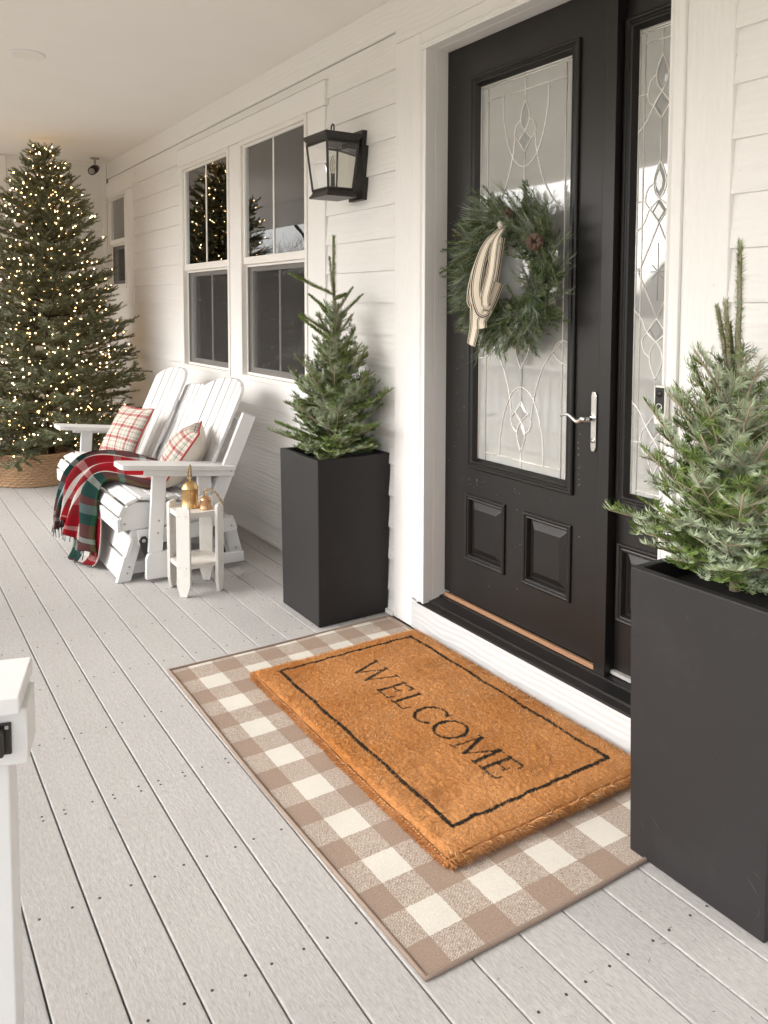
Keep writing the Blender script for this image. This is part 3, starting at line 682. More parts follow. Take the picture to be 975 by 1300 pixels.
for i in range(4):
    a, b_ = Vector((*lt[i], zt-.012)), Vector((*lb[i], zb+.012))
    MB().tube([a, b_], .0075, 4, sm=False).build('corner_bar', M['blackmetal'], ln)
    j = (i+1) % 4
    for z_, q in ((zt-.020, lerp2(lt[i], lb[i], .03)+lerp2(lt[j], lb[j], .03)), (zb+.018, lerp2(lt[i], lb[i], .97)+lerp2(lt[j], lb[j], .97))):
        MB().tube([(q[0], q[1], z_), (q[2], q[3], z_)], .007, 4, sm=False).build('glazing_bar', M['blackmetal'], ln)
    c0 = [*lt[i], zt-.02], [*lt[j], zt-.02], [*lb[j], zb+.015], [*lb[i], zb+.015]
    cc_ = Vector((-3.652, 2.038, 0)); n_ = Vector(((lt[i][0]+lt[j][0])/2, (lt[i][1]+lt[j][1])/2, 0))-cc_; n_.normalize()
    vs = [Vector(p) for p in c0]+[Vector(p)-n_*.002 for p in c0]
    MB().add(vs, [(0, 1, 2, 3), (7, 6, 5, 4)]).build('glass_pane', M['lampglass'], ln)
MB().lathe([(.022, 0), (.026, .012), (.012, .016), (.011, .085), (.013, .09)], (-3.653, 2.04, zb+.012), 14).build('candle_socket', M['blackmetal'], ln)
bb = MB().lathe([(.008, 0), (.012, .012), (.016, .035), (.014, .058), (.006, .080), (.0015, .092)], (-3.653, 2.04, zb+.103), 14).build('light_bulb', M['lampglass'], ln)
MB().tube([(-3.656, 2.04, zb+.11), (-3.658, 2.04, zb+.155), (-3.650, 2.04, zb+.172), (-3.648, 2.04, zb+.115)], .0016, 5).build('filament', M['filament'], bb)
MB().tube([(-3.653+.015*cos(a), 2.04, zt+.062+.021*sin(a)) for a in [2*PI*i/16 for i in range(16)]], .0045, 6, closed=True).build('hanging_loop', M['blackmetal'], ln)

# ceiling can light + camera
cl = empty('recessed_light', (-5.19, .86, 3.01), 'round white recessed light, switched off, in the porch ceiling', 'ceiling light')
MB().lathe([(.098, -.0005), (.097, -.005), (.078, -.007), (.072, -.003)], (-5.19, .86, 3.009), 36).build('trim_ring', M['trim'], cl)
MB().lathe([(.0725, -.003), (.06, -.0025), (.03, -.006), (.0, -.010)], (-5.19, .86, 3.009), 30).build('lens', M['vinyl'], cl)
sc2 = empty('security_camera', (-8.45, 2.0, 3.01), 'small dark security camera hanging from the ceiling in the far corner', 'camera')
MB().lathe([(.0, 0), (.045, 0), (.045, -.012), (.012, -.016), (.011, -.06), (.0, -.06)], (-8.45, 2.0, 3.009), 16).build('mount', M['steel'], sc2)
cmb_ = MB().tube([(-8.50, 2.03, 2.925), (-8.46, 2.0, 2.905), (-8.37, 1.95, 2.865)], [.030, .042, .040], 14).build('housing', M['blackmetal'], sc2)
MB().tube([(-8.37, 1.95, 2.865), (-8.364, 1.946, 2.862)], [.030, .028], 14).build('lens', M['steel'], cmb_)

# ================================================================ CONIFERS
def needles(shoots, spacing, nlen, nwid, rows='comb', seed=1, quad=True, angle=58, spread=1.0, droop=0):
    """shoots: list of (p0(3), p1(3), up(3), lenscale). Returns V, F of flat needles"""
    g = np.random.default_rng(seed); Vs = []
    P0 = []; D = []; U = []; Ls = []; Tt = []
    for p0, p1, up, ls in shoots:
        p0 = np.array(p0); p1 = np.array(p1); d = p1-p0; L = np.linalg.norm(d)
        if L < 1e-5: continue
        n = max(4, int(L/spacing)); t = (np.arange(n)+g.random(n))/n
        P0.append(p0+d*t[:, None]); D.append(np.repeat((d/L)[None], n, 0)); U.append(np.repeat(np.array(up)[None], n, 0)); Ls.append(np.full(n, ls)); Tt.append(t)
    P0 = np.concatenate(P0); D = np.concatenate(D); U = np.concatenate(U); Ls = np.concatenate(Ls); Tt = np.concatenate(Tt)
    U = U-D*np.sum(U*D, 1)[:, None]; U /= np.linalg.norm(U, axis=1)[:, None]+1e-9; W = np.cross(D, U)
    n = len(P0)
    if rows == 'comb':
        side_ = g.choice([-1., 1.], n); phi = (PI/2)*side_*(1-np.abs(g.normal(0, .26, n))*spread); phi = np.where(g.random(n) < .12, g.uniform(-1.2, 1.2, n), phi)
    else: phi = g.uniform(-PI, PI, n)
    rad = U*np.cos(phi)[:, None]+W*np.sin(phi)[:, None]
    a = np.radians(g.normal(angle, 9, n)); a = a*(1-.45*np.clip((Tt-.8)/.2, 0, 1))
    nd = D*np.cos(a)[:, None]+rad*np.sin(a)[:, None]
    wd = np.cross(nd, rad); wl = np.linalg.norm(wd, axis=1)[:, None]; wd = np.where(wl > 1e-4, wd/(wl+1e-9), W)
    ln_ = nlen*Ls*g.uniform(.75, 1.15, n); wdt = nwid*g.uniform(.8, 1.2, n)
    # curve needle tips upwards
    tip = P0+nd*ln_[:, None]+U*(ln_*.15)[:, None]; mid = P0+nd*(ln_*.5)[:, None]
    if quad:
        V = np.stack([P0-wd*(wdt*.3)[:, None], P0+wd*(wdt*.3)[:, None], mid+wd*(wdt*.5)[:, None], tip, mid-wd*(wdt*.5)[:, None]], 1)
        b_ = np.arange(n)[:, None]*5
        F_ = np.concatenate([b_+np.array([0, 1, 2, 4]), b_+np.array([4, 2, 3, 3])])
        V = V.reshape(-1, 3)
        # use tris for the tip: build as triangles throughout
        F_ = np.concatenate([b_+np.array([0, 1, 2]), b_+np.array([0, 2, 4]), b_+np.array([4, 2, 3])])
    else:
        V = np.stack([P0-wd*(wdt*.5)[:, None], P0+wd*(wdt*.5)[:, None], tip], 1).reshape(-1, 3); F_ = np.arange(n)[:, None]*3+np.array([0, 1, 2])
    # make the upper face the front face
    v0 = V[F_[:, 0]]; nrm = np.cross(V[F_[:, 1]]-v0, V[F_[:, 2]]-v0)
    Urep = np.tile(U, (3 if quad else 1, 1)); flipm = np.sum(nrm*Urep, 1) < 0
    F_[flipm] = F_[flipm][:, ::-1]
    return V, F_
def conifer(name, base, top, whorls, rd, twig_gap, twig_ratio, par, mat_needle, spacing, nlen, nwid, leaders, seed, quad=True, tip_col=True, sub=True, wood='wood', droop=0.0, scale_r=1.0, rim=(0, 0, 9, 0)):
    """whorls: list of (z, n, length, elevation_deg, start_angle)."""
    base = Vector(base); top = Vector(top); shoots = []; wm = MB(); tm = MB()
    H = (top-base).length; r0 = .013*scale_r
    tp = [base+(top-base)*t+Vector((rd.uniform(-.004, .004), rd.uniform(-.004, .004), 0)) for t in [i/12 for i in range(13)]]
    tm.tube(tp, [r0*(1-.72*i/12)+.001 for i in range(13)], 7)
    def at(z): return base+(top-base)*((z-base.z)/(top.z-base.z))
    shoots.append((at(leaders[0]), top, (0.3, 1, .1), .95, 'r'))
    def twig(p0, d, ln_, up, dep, r_):
        n = 4; pts = [p0]; dd = d.copy(); q = p0.copy()
        for i in range(n):
            dd = (dd+Vector((rd.uniform(-.05, .05), rd.uniform(-.05, .05), rd.uniform(-.02, .07)-droop))).normalized(); q = q+dd*ln_/n
            m_ = max(abs(q.x-rim[0]), abs(q.y-rim[1]))        # rest on the rim instead of passing through the pot wall
            if m_ > rim[2]-.03 and q.z < rim[3]+.022: q.z = rim[3]+.022+rd.uniform(0, .008)
            if q.y > 2.165: q.y = 2.165
            pts.append(q.copy())
        wm.tube(pts, [r_*(1-.6*i/n) for i in range(n+1)], 5)
        for i in range(n):
            if dep == 0 and i == 0 and ln_ > .15: shoots.append((pts[0].lerp(pts[1], .45), pts[1], up, .8, 'c'))
            else: shoots.append((pts[i], pts[i+1], up, 1.0, 'c'))
        if dep >= (2 if sub else 1) or ln_ < twig_gap*1.6: return
        s_ = ln_*(.22 if dep == 0 else .2); k2 = 0
        side_v = dd.cross(Vector(up)).normalized()
        while s_ < ln_*.93:
            t = s_/ln_*n; i = min(int(t), n-1); p = pts[i].lerp(pts[i+1], t-i); ax = (pts[i+1]-pts[i]).normalized()
            for sg in (-1, 1):
                if rd.random() < .12: continue
                a = R(rd.uniform(38, 58)); nd = (ax*cos(a)+side_v*sg*sin(a)+Vector((0, 0, rd.uniform(-.18, .25)))).normalized()
                l2 = max(twig_gap*.7, (ln_-s_)*twig_ratio*rd.uniform(.75, 1.15)+twig_gap*.3)
                twig(p, nd, l2, up, dep+1, r_*.45)
            s_ += twig_gap*rd.uniform(.8, 1.25)
    for z, n, ln_, el, a0 in whorls:
        for i in range(n):
            a = a0+2*PI*i/n+rd.uniform(-.22, .22); e = R(el+11+rd.uniform(-12, 12)); l2 = ln_*rd.uniform(.66, 1.08)
            d = Vector((cos(a)*cos(e), sin(a)*cos(e), sin(e)))
            up = Vector((-cos(a)*sin(e), -sin(a)*sin(e), cos(e)))
            twig(at(z+rd.uniform(-.02, .02)), d, l2, tuple(up), 0, .0048*scale_r*min(1, l2/.25+.3))
    for p0, p1 in leaders[1]:
        wm.tube([p0, p1], [.0065*scale_r, .0045*scale_r], 6); shoots.append((p0, p1, (.3, 1, .1), .8, 'r'))
    Vc, Fc = needles([s_[:4] for s_ in shoots if s_[4] == 'c'], spacing, nlen, nwid, 'comb', seed, quad)
    Vr, Fr = needles([s_[:4] for s_ in shoots if s_[4] == 'r'], .00040, nlen*1.05, .0025, 'round', seed+1, quad, 58)
    V = np.concatenate([Vc, Vr]); F_ = np.concatenate([Fc, Fr+len(Vc)])
    o_ = link('foliage', npmesh('foliage', V, F_, mat_needle), par)
    tm.build('trunk', M[wood], par); wm.build('branches', M[wood], par)
    return shoots

def planter(loc, tb, tt, h, label):
    p = empty('tapered_planter', (loc[0], loc[1], 0), label, 'planter', 'matching tall black planters flanking the front door')
    x, y = loc; a, b_ = tb/2, tt/2; w_ = .026; zi = h-.055
    def sq(r_, z): return [(x-r_, y-r_, z), (x+r_, y-r_, z), (x+r_, y+r_, z), (x-r_, y+r_, z)]
    vs = sq(a, .003)+sq(b_, h)+sq(b_-w_, h)+sq(b_-w_-.004, zi)
    fs = [(3, 2, 1, 0)]+[(i, (i+1) % 4, 4+(i+1) % 4, 4+i) for i in range(4)]+[(4+i, 4+(i+1) % 4, 8+(i+1) % 4, 8+i) for i in range(4)]+[(8+i, 8+(i+1) % 4, 12+(i+1) % 4, 12+i) for i in range(4)]
    MB().add(vs, fs).build('pot', M['planter'], p, bevel=.0045, seg=3)
    MB().add(sq(b_-w_-.003, zi+.001), [(0, 1, 2, 3)]).build('soil', M['soil'], p)
    return p
planter((-3.548, 1.988), .395, .412, .815, 'tall black square planter standing left of the door below the wall lantern')
planter((-1.275, 1.995), .41, .432, .825, 'tall black square planter in the near right corner in front of the sidelight')
M['scuff'] = painted('dry_scuff', (.060, .057, .055), None, .8, .4)
def scuffs(par, x, y, tb, tt, h, marks):
    mb = MB()
    for face, u, z, L, a, w3 in marks:
        for j in range(5):
            t0, t1 = j/5, (j+1)/5; P4 = []
            for t_, sg in ((t0, -1), (t1, -1), (t1, 1), (t0, 1)):
                wd_ = .6*w3*(sin(PI*t_)**.7 if 0 < t_ < 1 else .05); uu = u+L*(t_-.5)*cos(a)+.004*sin(t_*4)-wd_*sg*sin(a)*.5; zz = z+L*(t_-.5)*sin(a)+wd_*sg*cos(a)*.5
                hw = (tb+(tt-tb)*zz/h)/2+.0006
                P4.append((x+uu, y-hw, zz) if face == 'y' else (x+hw, y+uu, zz))
            mb.add(P4, [(0, 1, 2, 3)])
    mb.build('scuff_marks', M['scuff'], par, kind='stuff')
pl_ = [o for o in bpy.data.objects if o.name.startswith('tapered_planter')]
scuffs(pl_[0], -3.548, 1.988, .395, .412, .815, [('x', -.15, .475, .03, .3, .0016), ('x', -.13, .36, .016, -.5, .002), ('x', -.12, .355, .012, .4, .002), ('x', -.06, .40, .05, .15, .001), ('y', -.14, .655, .012, .9, .003), ('y', -.09, .665, .07, -.25, .0012), ('y', -.02, .64, .02, .3, .0016), ('y', -.05, .55, .05, -.3, .0008), ('y', .02, .13, .10, 1.4, .0010)])
scuffs(pl_[1], -1.275, 1.995, .41, .432, .825, [('y', -.12, .13, .05, -.6, .004), ('y', -.165, .10, .022, -.9, .003), ('y', .17, .13, .05, -.7, .004), ('y', .18, .165, .03, -.4, .003), ('y', .185, .07, .05, 1.2, .002), ('y', -.03, .74, .02, -.8, .004), ('y', .06, .42, .004, 0, .003), ('y', .09, .23, .004, 0, .003), ('y', -.05, .31, .003, 0, .002)])
ft = empty('potted_fir', (-3.535, 1.985, .72), 'small cut fir with a double leader standing in the planter left of the door', 'fir tree')
rd = random.Random(11)
wh = []
for i, (z, n, l_, e) in enumerate([(.79, 7, .17, 18), (.80, 8, .30, -6), (.83, 8, .35, 4), (.88, 8, .36, 14), (.94, 7, .36, 22), (1.00, 7, .34, 28), (1.07, 7, .31, 32), (1.14, 6, .28, 35), (1.21, 6, .25, 38), (1.28, 6, .22, 40), (1.36, 5, .18, 42), (1.44, 4, .12, 44)]):
    wh.append((z, n, l_, e, i*1.1))
fshoots = conifer('fir', (-3.535, 1.985, .715), (-3.545, 1.985, 1.885), wh, rd, .050, .56, ft, M['needle2'], .0013, .022, .0026, (1.50, []), 21, True, rim=(-3.548, 1.988, .206, .815))
# upper whorl: spur leaning left, twin leader, short spurs
g_ = []; wmx = MB(); F0 = Vector((-3.543, 1.985, 0))
for p0, p1, s_ in [((0, 0, 1.60), (-.30, -.10, 1.715), .8), ((0, 0, 1.58), (.045, -.05, 1.78), .8), ((0, 0, 1.58), (.17, -.03, 1.60), .8), ((0, 0, 1.50), (.14, .02, 1.63), .8), ((0, 0, 1.50), (-.17, -.05, 1.60), .8), ((0, 0, 1.46), (-.20, .03, 1.55), .9),
                   ((0, 0, 1.40), (.03, -.19, 1.50), .9), ((0, 0, 1.47), (.02, .15, 1.60), .9), ((0, 0, 1.36), (-.26, -.06, 1.49), 1), ((0, 0, .84), (-.47, -.10, .91), 1), ((0, 0, .92), (.38, -.08, .99), 1)]:
    a, b_ = F0+Vector(p0), F0+Vector(p1); wmx.tube([a, (a+b_)/2+Vector((0, 0, -.01)), b_], [.004, .0032, .0018], 5); g_.append((a, b_, (0, -.3, 1), s_))
V, F_ = needles(g_, .00045, .020, .0028, 'round', 5, True, 52); link('leader_foliage', npmesh('leader_foliage', V, F_, M['needle2']), ft); wmx.build('leader_branches', M['wood'], ft, kind='stuff')

nf = empty('potted_fir', (-1.275, 1.995, .72), 'larger cut fir with bare upright leaders standing in the near right planter', 'fir tree')
rd = random.Random(29); wh = []
for i, (z, n, l_, e) in enumerate([(.80, 9, .17, 20), (.82, 8, .24, 6), (.83, 8, .28, -8), (.86, 9, .34, 4), (.90, 9, .36, 16), (.92, 8, .40, 27), (.97, 7, .38, 30), (1.03, 7, .35, 33), (1.09, 6, .31, 36), (1.16, 6, .27, 38), (1.23, 5, .22, 42), (1.30, 3, .15, 48)]):
    wh.append((z, n, l_, e, i*.9+.4))
X0 = Vector((-1.325, 1.985, 0))
ld = [(X0+Vector((-.002, -.005, 1.31)), X0+Vector((-.052, -.012, 1.545))), (X0+Vector((0, -.01, 1.30)), X0+Vector((-.022, -.02, 1.56))), (X0+Vector((.0, .01, 1.30)), X0+Vector((-.030, .012, 1.50)))]
nshoots = conifer('fir', (-1.31, 1.99, .715), (-1.322, 1.985, 1.715), wh, rd, .060, .54, nf, M['needle'], .00125, .0245, .0021, (1.36, ld), 31, True, scale_r=1.15, rim=(-1.275, 1.995, .216, .825))

# ================================================================ CHRISTMAS TREE
ct = empty('christmas_tree', (-7.70, 1.385, 0), 'tall artificial Christmas tree covered in warm white lights in the far left corner', 'christmas tree')
rd = random.Random(5); TB = Vector((-7.70, 1.385, 0)); xs_ = []; xw = MB(); bulbs = []
nl = 21
profile = [(.30, .80), (.66, .86), (1.08, .78), (1.38, .61), (1.86, .50), (2.35, .40), (2.62, .25), (2.80, .135), (3.0, .05)]
def prof_r(z):
    for (a, ra), (b_, rb_) in zip(profile, profile[1:]):
        if z <= b_: return ra+(rb_-ra)*(z-a)/(b_-a)
    return .1
for li in range(nl):
    t = li/(nl-1); z = .30+2.52*t; rad_ = prof_r(z+.06); n = int(20-8*t)
    for i in range(n):
        a = 2*PI*i/n+li*.9+rd.uniform(-.18, .18); L = rad_*rd.uniform(.84, 1.04); e = R(-2+34*t+rd.uniform(-9, 9))
        d = Vector((cos(a)*cos(e), sin(a)*cos(e), sin(e))); p0 = TB+Vector((0, 0, z)); N = 4; pts = [p0]; q = p0.copy(); dd = d.copy()
        for j in range(N):
            dd = (dd+Vector((0, 0, rd.uniform(-.03, .08)))).normalized(); q = q+dd*L/N; pts.append(q.copy())
        # keep the crown inside the walls
        if max(p.y for p in pts) > 2.13 or min(p.x for p in pts) < XL+.06:
            s_ = min(1, (2.13-p0.y)/max(1e-3, pts[-1].y-p0.y) if pts[-1].y > p0.y else 1, (p0.x-XL-.06)/max(1e-3, p0.x-pts[-1].x) if pts[-1].x < p0.x else 1)
            pts = [p0+(p-p0)*s_ for p in pts]; L *= s_
        xw.tube(pts, [.006, .005, .004, .003, .002], 4)
        sv = dd.cross(Vector((0, 0, 1))).normalized()
        s_ = L*.22
        xs_.append((pts[-2].lerp(pts[-1], .3), pts[-1]+dd*.07, (0, 0, 1), 1))
        while s_ < L*1.0:
            tt_ = s_/L*N; k_ = min(int(tt_), N-1); p = pts[k_].lerp(pts[k_+1], tt_-k_)
            for sg in (-1, 1):
                b_ = R(rd.uniform(25, 62)); nd = (dd*cos(b_)+sv*sg*sin(b_)+Vector((0, 0, rd.uniform(-.35, .55)))).normalized()
                l2 = rd.uniform(.10, .17)*(.65+.35*min(1, L/.5))
                e_ = p+nd*l2
                if e_.y > 2.17 or e_.x < XL+.03 or e_.z > 2.985: continue
                xs_.append((p, e_, (0, 0, 1), 1))
                if rd.random() < .19: bulbs.append(p+nd*l2*rd.uniform(.5, 1.0)+Vector((rd.uniform(-.01, .01), rd.uniform(-.02, 0), rd.uniform(.0, .02))))
            s_ += rd.uniform(.045, .07)
for i in range(9):
    a = i*.7; e_ = TB+Vector((.07*cos(a), .07*sin(a), 2.90+rd.uniform(0, .07))); xs_.append((TB+Vector((0, 0, 2.82)), e_, (0, 0, 1), 1)); bulbs.append(e_-Vector((0, 0, .03)))
V, F_ = needles(xs_, .0018, .027, .0068, 'round', 9, False, 52)
link('foliage', npmesh('foliage', V, F_, M['xneedle']), ct)
xw.build('branches', M['barkdark'], ct)
MB().tube([TB+Vector((0, 0, .05)), TB+Vector((0, 0, 2.9))], [.032, .016], 10).build('trunk', M['barkdark'], ct)
st2 = MB()
for i in range(4):
    a = PI/4+i*PI/2; st2.tube([TB+Vector((.03*cos(a), .03*sin(a), .20)), TB+Vector((.18*cos(a), .18*sin(a), .17)), TB+Vector((.33*cos(a), .33*sin(a), .012))], .009, 6)
st2.build('stand', M['blackmetal'], ct)
ico = bmesh.new(); bmesh.ops.create_icosphere(ico, subdivisions=1, radius=1); iv = np.array([v.co[:] for v in ico.verts]); ifc = np.array([[v.index for v in f.verts] for f in ico.faces]); ico.free()
rb = np.array([rd.uniform(.0038, .0064) for _ in bulbs]); bpz = np.array([b_[:] for b_ in bulbs])
V = (iv[None]*rb[:, None, None]+bpz[:, None]).reshape(-1, 3); F_ = (np.arange(len(bulbs))[:, None, None]*len(iv)+ifc[None]).reshape(-1, 3)
link('light_bulbs', npmesh('light_bulbs', V, F_, M['bulb'], smooth=True), ct, kind='stuff')
wr = MB(); prev = None
for i, b_ in enumerate(sorted(bulbs, key=lambda p: (round(p.z/.12), math.atan2(p.y-TB.y, p.x-TB.x)))):
    if prev is not None and (b_-prev).length < .35: wr.tube([prev, (prev+b_)/2+Vector((0, 0, -.02)), b_], .0016, 3)
    prev = b_
wr.build('light_wire', M['rubber'], ct, kind='stuff')
k = NT('red_berry'); k.col((.30, .012, .01)); k.rough(.3); M['berry'] = k.m

# woven tree collar
k = NT('woven_seagrass'); cc_ = k.coord(); k.col(k.mix(k.noise(cc_, 60, 3, .7), k.mix(k.noise(cc_, 7), (.15, .08, .04), (.36, .21, .115)), (.56, .38, .23))); k.rough(.75, .3); k.bump(k.noise(cc_, 160, 2), .5, .002); M['grass'] = k.m
bs = empty('basket_collar', (-7.68, 1.28, 0), 'round woven seagrass collar around the foot of the Christmas tree', 'basket')
def weave(a0, a1, name):
    rows, seg = 12, int((a1-a0)/(2*PI)*170); vs = []; fs = []
    for s_ in (0, 1):
        for j in range(rows*2+1):
            z = .004+.254*j/(rows*2)
            for i in range(seg+1):
                a = a0+(a1-a0)*i/seg; r_ = .422-.045*(z/.26)
                row = j//2
                o_ = .012*(1 if j % 2 else 0)*(.55+.45*sin(i*PI/2+row*PI)) if 0 < j < rows*2 else 0
                r_ = r_+o_ if s_ == 0 else r_-.014-o_
                if j == rows*2: z = .26
                vs.append((-7.68+r_*cos(a), 1.28+r_*sin(a), z))
    n = seg+1; H_ = (rows*2+1)*n
    for j in range(rows*2):
        for i in range(seg):
            q = j*n+i; fs.append((q, q+1, q+n+1, q+n)); q += H_; fs.append((q, q+n, q+n+1, q+1))
    for i in range(seg):
        q = rows*2*n+i; fs.append((q, q+1, q+1+H_, q+H_)); fs.append((i, i+H_, i+1+H_, i+1))
    for i in (0, seg):
        for j in range(rows*2): q = j*n+i; fs.append((q, q+n, q+n+H_, q+H_))
    MB().add(vs, fs, 0, False).build(name, M['grass'], bs)
for i in range(4): weave(-1.02+i*PI/2+.012, -1.02+(i+1)*PI/2-.012, 'woven_panel')
for i in range(4):
    a = -1.02+i*PI/2; MB().tube([(-7.68+.424*cos(a), 1.28+.424*sin(a), .004), (-7.68+.378*cos(a), 1.28+.378*sin(a), .258)], .005, 6).build('hinge_binding', M['grass'], bs)
MB().tube([(-7.68+.374*cos(2*PI*i/60), 1.28+.374*sin(2*PI*i/60), .261) for i in range(60)], .009, 8, closed=True).build('rim', M['grass'], bs)

# ================================================================ RUG
k = NT('buffalo_check_weave'); tc = k.n('NewGeometry'); sep = k.n('SeparateXYZ'); k.l(tc.outputs['Position'], sep.inputs[0])
nzv = k.n('TexNoise'); nzv.inputs['Scale'].default_value = 90; k.l(tc.outputs['Position'], nzv.inputs[0])
def chk(sock, origin, period):   # 1 on the cream stripe
    j_ = k.math('MULTIPLY_ADD', nzv.outputs['Fac'], .006, -.003)
    f_ = k.math('FRACT', k.math('DIVIDE', k.math('SUBTRACT', k.math('ADD', sock, j_), origin), period)); return k.math('LESS_THAN', f_, .5)
cx_ = chk(sep.outputs[0], -1.578-.2165/4-.2165*20, .2165); cy_ = chk(sep.outputs[1], 1.169-.2035/4-.2035*20, .2035)
both = k.math('MULTIPLY', cx_, cy_); one = k.math('SUBTRACT', k.math('ADD', cx_, cy_), k.math('MULTIPLY', both, 2))
# weave pattern: staggered yarns
px = k.math('MULTIPLY', sep.outputs[0], 125); py = k.math('MULTIPLY', sep.outputs[1], 220)
wv = k.math('SINE', k.math('MULTIPLY', px, 2*PI)); off = k.math('MULTIPLY', k.math('GREATER_THAN', wv, 0), .5)
wy = k.math('FRACT', k.math('ADD', k.math('ADD', py, off), k.math('MULTIPLY', nzv.outputs['Fac'], .8)))
nz2 = k.n('TexNoise'); nz2.inputs['Scale'].default_value = 260; nz2.inputs['Detail'].default_value = 2; k.l(tc.outputs['Position'], nz2.inputs[0])
tw = k.math('GREATER_THAN', k.math('ADD', k.math('MULTIPLY', wy, .6), k.math('MULTIPLY', nz2.outputs['Fac'], .8)), .82)
tan = k.mix(nz2.outputs['Fac'], (.215, .152, .114), (.375, .285, .225)); cream = k.mix(nz2.outputs['Fac'], (.50, .465, .40), (.69, .65, .58))
c_ = k.mix(one, tan, k.mix(tw, tan, cream)); c_ = k.mix(both, c_, cream)
big = k.noise(tc.outputs['Position'], 6, 4); c_ = k.mix(1, c_, k.ramp(big, [(.3, (.92, .92, .92)), (.7, (1, 1, 1))]), 'MULTIPLY')
k.col(c_); k.rough(.95, .1); k.bump(k.mix(.5, wy, nz2.outputs['Fac']), .9, .0022); M['rug'] = k.m
M['rugedge'] = painted('rug_binding', (.27, .205, .165), None, .9, .12, .8, .1)
rg = empty('check_rug', (-2.35, 1.59, 0), 'tan and cream buffalo-check outdoor rug lying under the doormat', 'rug')
RX0, RX1, RY0, RY1 = -3.285, -1.424, 1.032, 2.150; nx_, ny_ = 94, 58; vs = []; fs = []
def rz(x, y): return .0055+.0010*sin(x*5+y*3)+.0008*sin(y*11-x*2)
def rxy(u, v): return (RX0+(RX1-RX0)*u+.006*sin(v*4)-.003, RY0+(RY1-RY0)*v+.005*sin(u*7+1)*(1-v))
for i in range(nx_+1):
    for j in range(ny_+1):
        x, y = rxy(i/nx_, j/ny_); vs.append((x, y, rz(x, y)))
for i in range(nx_):
    for j in range(ny_): q = i*(ny_+1)+j; fs.append((q, q+ny_+1, q+ny_+2, q+1))
MB().add(vs, fs, 0, True).build('woven_field', M['rug'], rg)
pe = [rxy(i/60, 0) for i in range(60)]+[rxy(1, i/40) for i in range(40)]+[rxy(1-i/60, 1) for i in range(60)]+[rxy(0, 1-i/40) for i in range(40)]
MB().tube([(x, y, .0062) for x, y in pe], .0062, 8, closed=True).build('binding', M['rugedge'], rg)

# ================================================================ DOORMAT (coir, printed border and word)
MX0, MX1, MY0, MY1, MH = -3.015, -1.690, 1.300, 2.112, .040
def mat_edge(u, v):
    x = MX0+(MX1-MX0)*u; y = MY0+(MY1-MY0)*v
    return x+.004*np.sin(v*5)*(1-u)+.0015*np.sin(v*23), y+.004*np.sin(u*6+.5)*(1-v)+.0012*np.sin(u*31)
seg_ = []
def stroke(pts, w0):
    for a, b_ in zip(pts[:-1], pts[1:]): seg_.append((*a, *b_, w0))
BL, TL_ = 1.645, 1.765
def s1(x): stroke([(x-.013, BL), (x+.013, BL)], .0030)
def st_top(x, y=TL_): stroke([(x-.014, y), (x+.014, y)], .0030)
W_ = [(-2.812, 1.775), (-2.765, 1.648), (-2.728, 1.765), (-2.690, 1.648), (-2.650, 1.775)]
for a, b_, w_ in zip(W_[:-1], W_[1:], (.0058, .0032, .0058, .0032)): stroke([a, b_], w_)
st_top(-2.812, 1.775); st_top(-2.650, 1.775); st_top(-2.735, 1.775); stroke([(-2.735, 1.775), (-2.722, 1.745)], .004)
def letE(x):
    stroke([(x, BL), (x, TL_)], .0060); stroke([(x-.014, TL_), (x+.062, TL_), (x+.064, TL_-.022)], .0034); stroke([(x-.014, BL), (x+.066, BL), (x+.070, BL+.024)], .0034)
    stroke([(x, 1.708), (x+.042, 1.708)], .0032); stroke([(x+.043, 1.693), (x+.043, 1.722)], .003)
letE(-2.585)
x = -2.478; stroke([(x, BL), (x, TL_)], .0060); st_top(x); stroke([(x-.014, BL), (x+.058, BL), (x+.062, BL+.026)], .0034)
def ell(cx0, cy0, rx, ry, a0, a1, wth, wtk, n=28):
    for i in range(n):
        a = a0+(a1-a0)*i/n; b_ = a0+(a1-a0)*(i+1)/n; seg_.append((cx0+rx*cos(a), cy0+ry*sin(a), cx0+rx*cos(b_), cy0+ry*sin(b_), wth+(wtk-wth)*abs(cos(a))))
ell(-2.325, 1.705, .055, .062, .75, 2*PI-.72, .0030, .0064); stroke([(-2.285, 1.765), (-2.283, 1.738)], .003)
ell(-2.205, 1.705, .056, .062, 0, 2*PI, .0030, .0064)
x = -2.113; stroke([(x, BL), (x+.006, TL_)], .0034); stroke([(x+.006, TL_), (x+.055, BL+.004)], .0062); stroke([(x+.055, BL+.004), (x+.104, TL_)], .0034); stroke([(x+.104, TL_), (x+.112, BL)], .0062)
s1(x); s1(x+.112); st_top(x+.002); st_top(x+.108)
letE(-1.958)
bd = [(-2.945, 1.392), (-1.778, 1.385), (-1.782, 2.036), (-2.948, 2.048)]
for a, b_ in zip(bd, bd[1:]+bd[:1]):
    n = 26
    for i in range(n):
        j0, j1 = (i/n, (i+1)/n)
        f_ = lambda t: (a[0]+(b_[0]-a[0])*t+.0025*sin(t*37), a[1]+(b_[1]-a[1])*t+.0025*sin(t*29+1)); p, q = f_(j0), f_(j1)
        seg_.append((*p, *q, .0056))
SG = np.array(seg_)
def ink(x, y):
    d = np.full(x.shape, 9.)
    for x0, y0, x1, y1, w_ in SG:
        dx, dy = x1-x0, y1-y0; L2 = dx*dx+dy*dy+1e-12
        t = np.clip(((x-x0)*dx+(y-y0)*dy)/L2, 0, 1); d = np.minimum(d, np.hypot(x-x0-t*dx, y-y0-t*dy)/(w_*1.32))
    return d
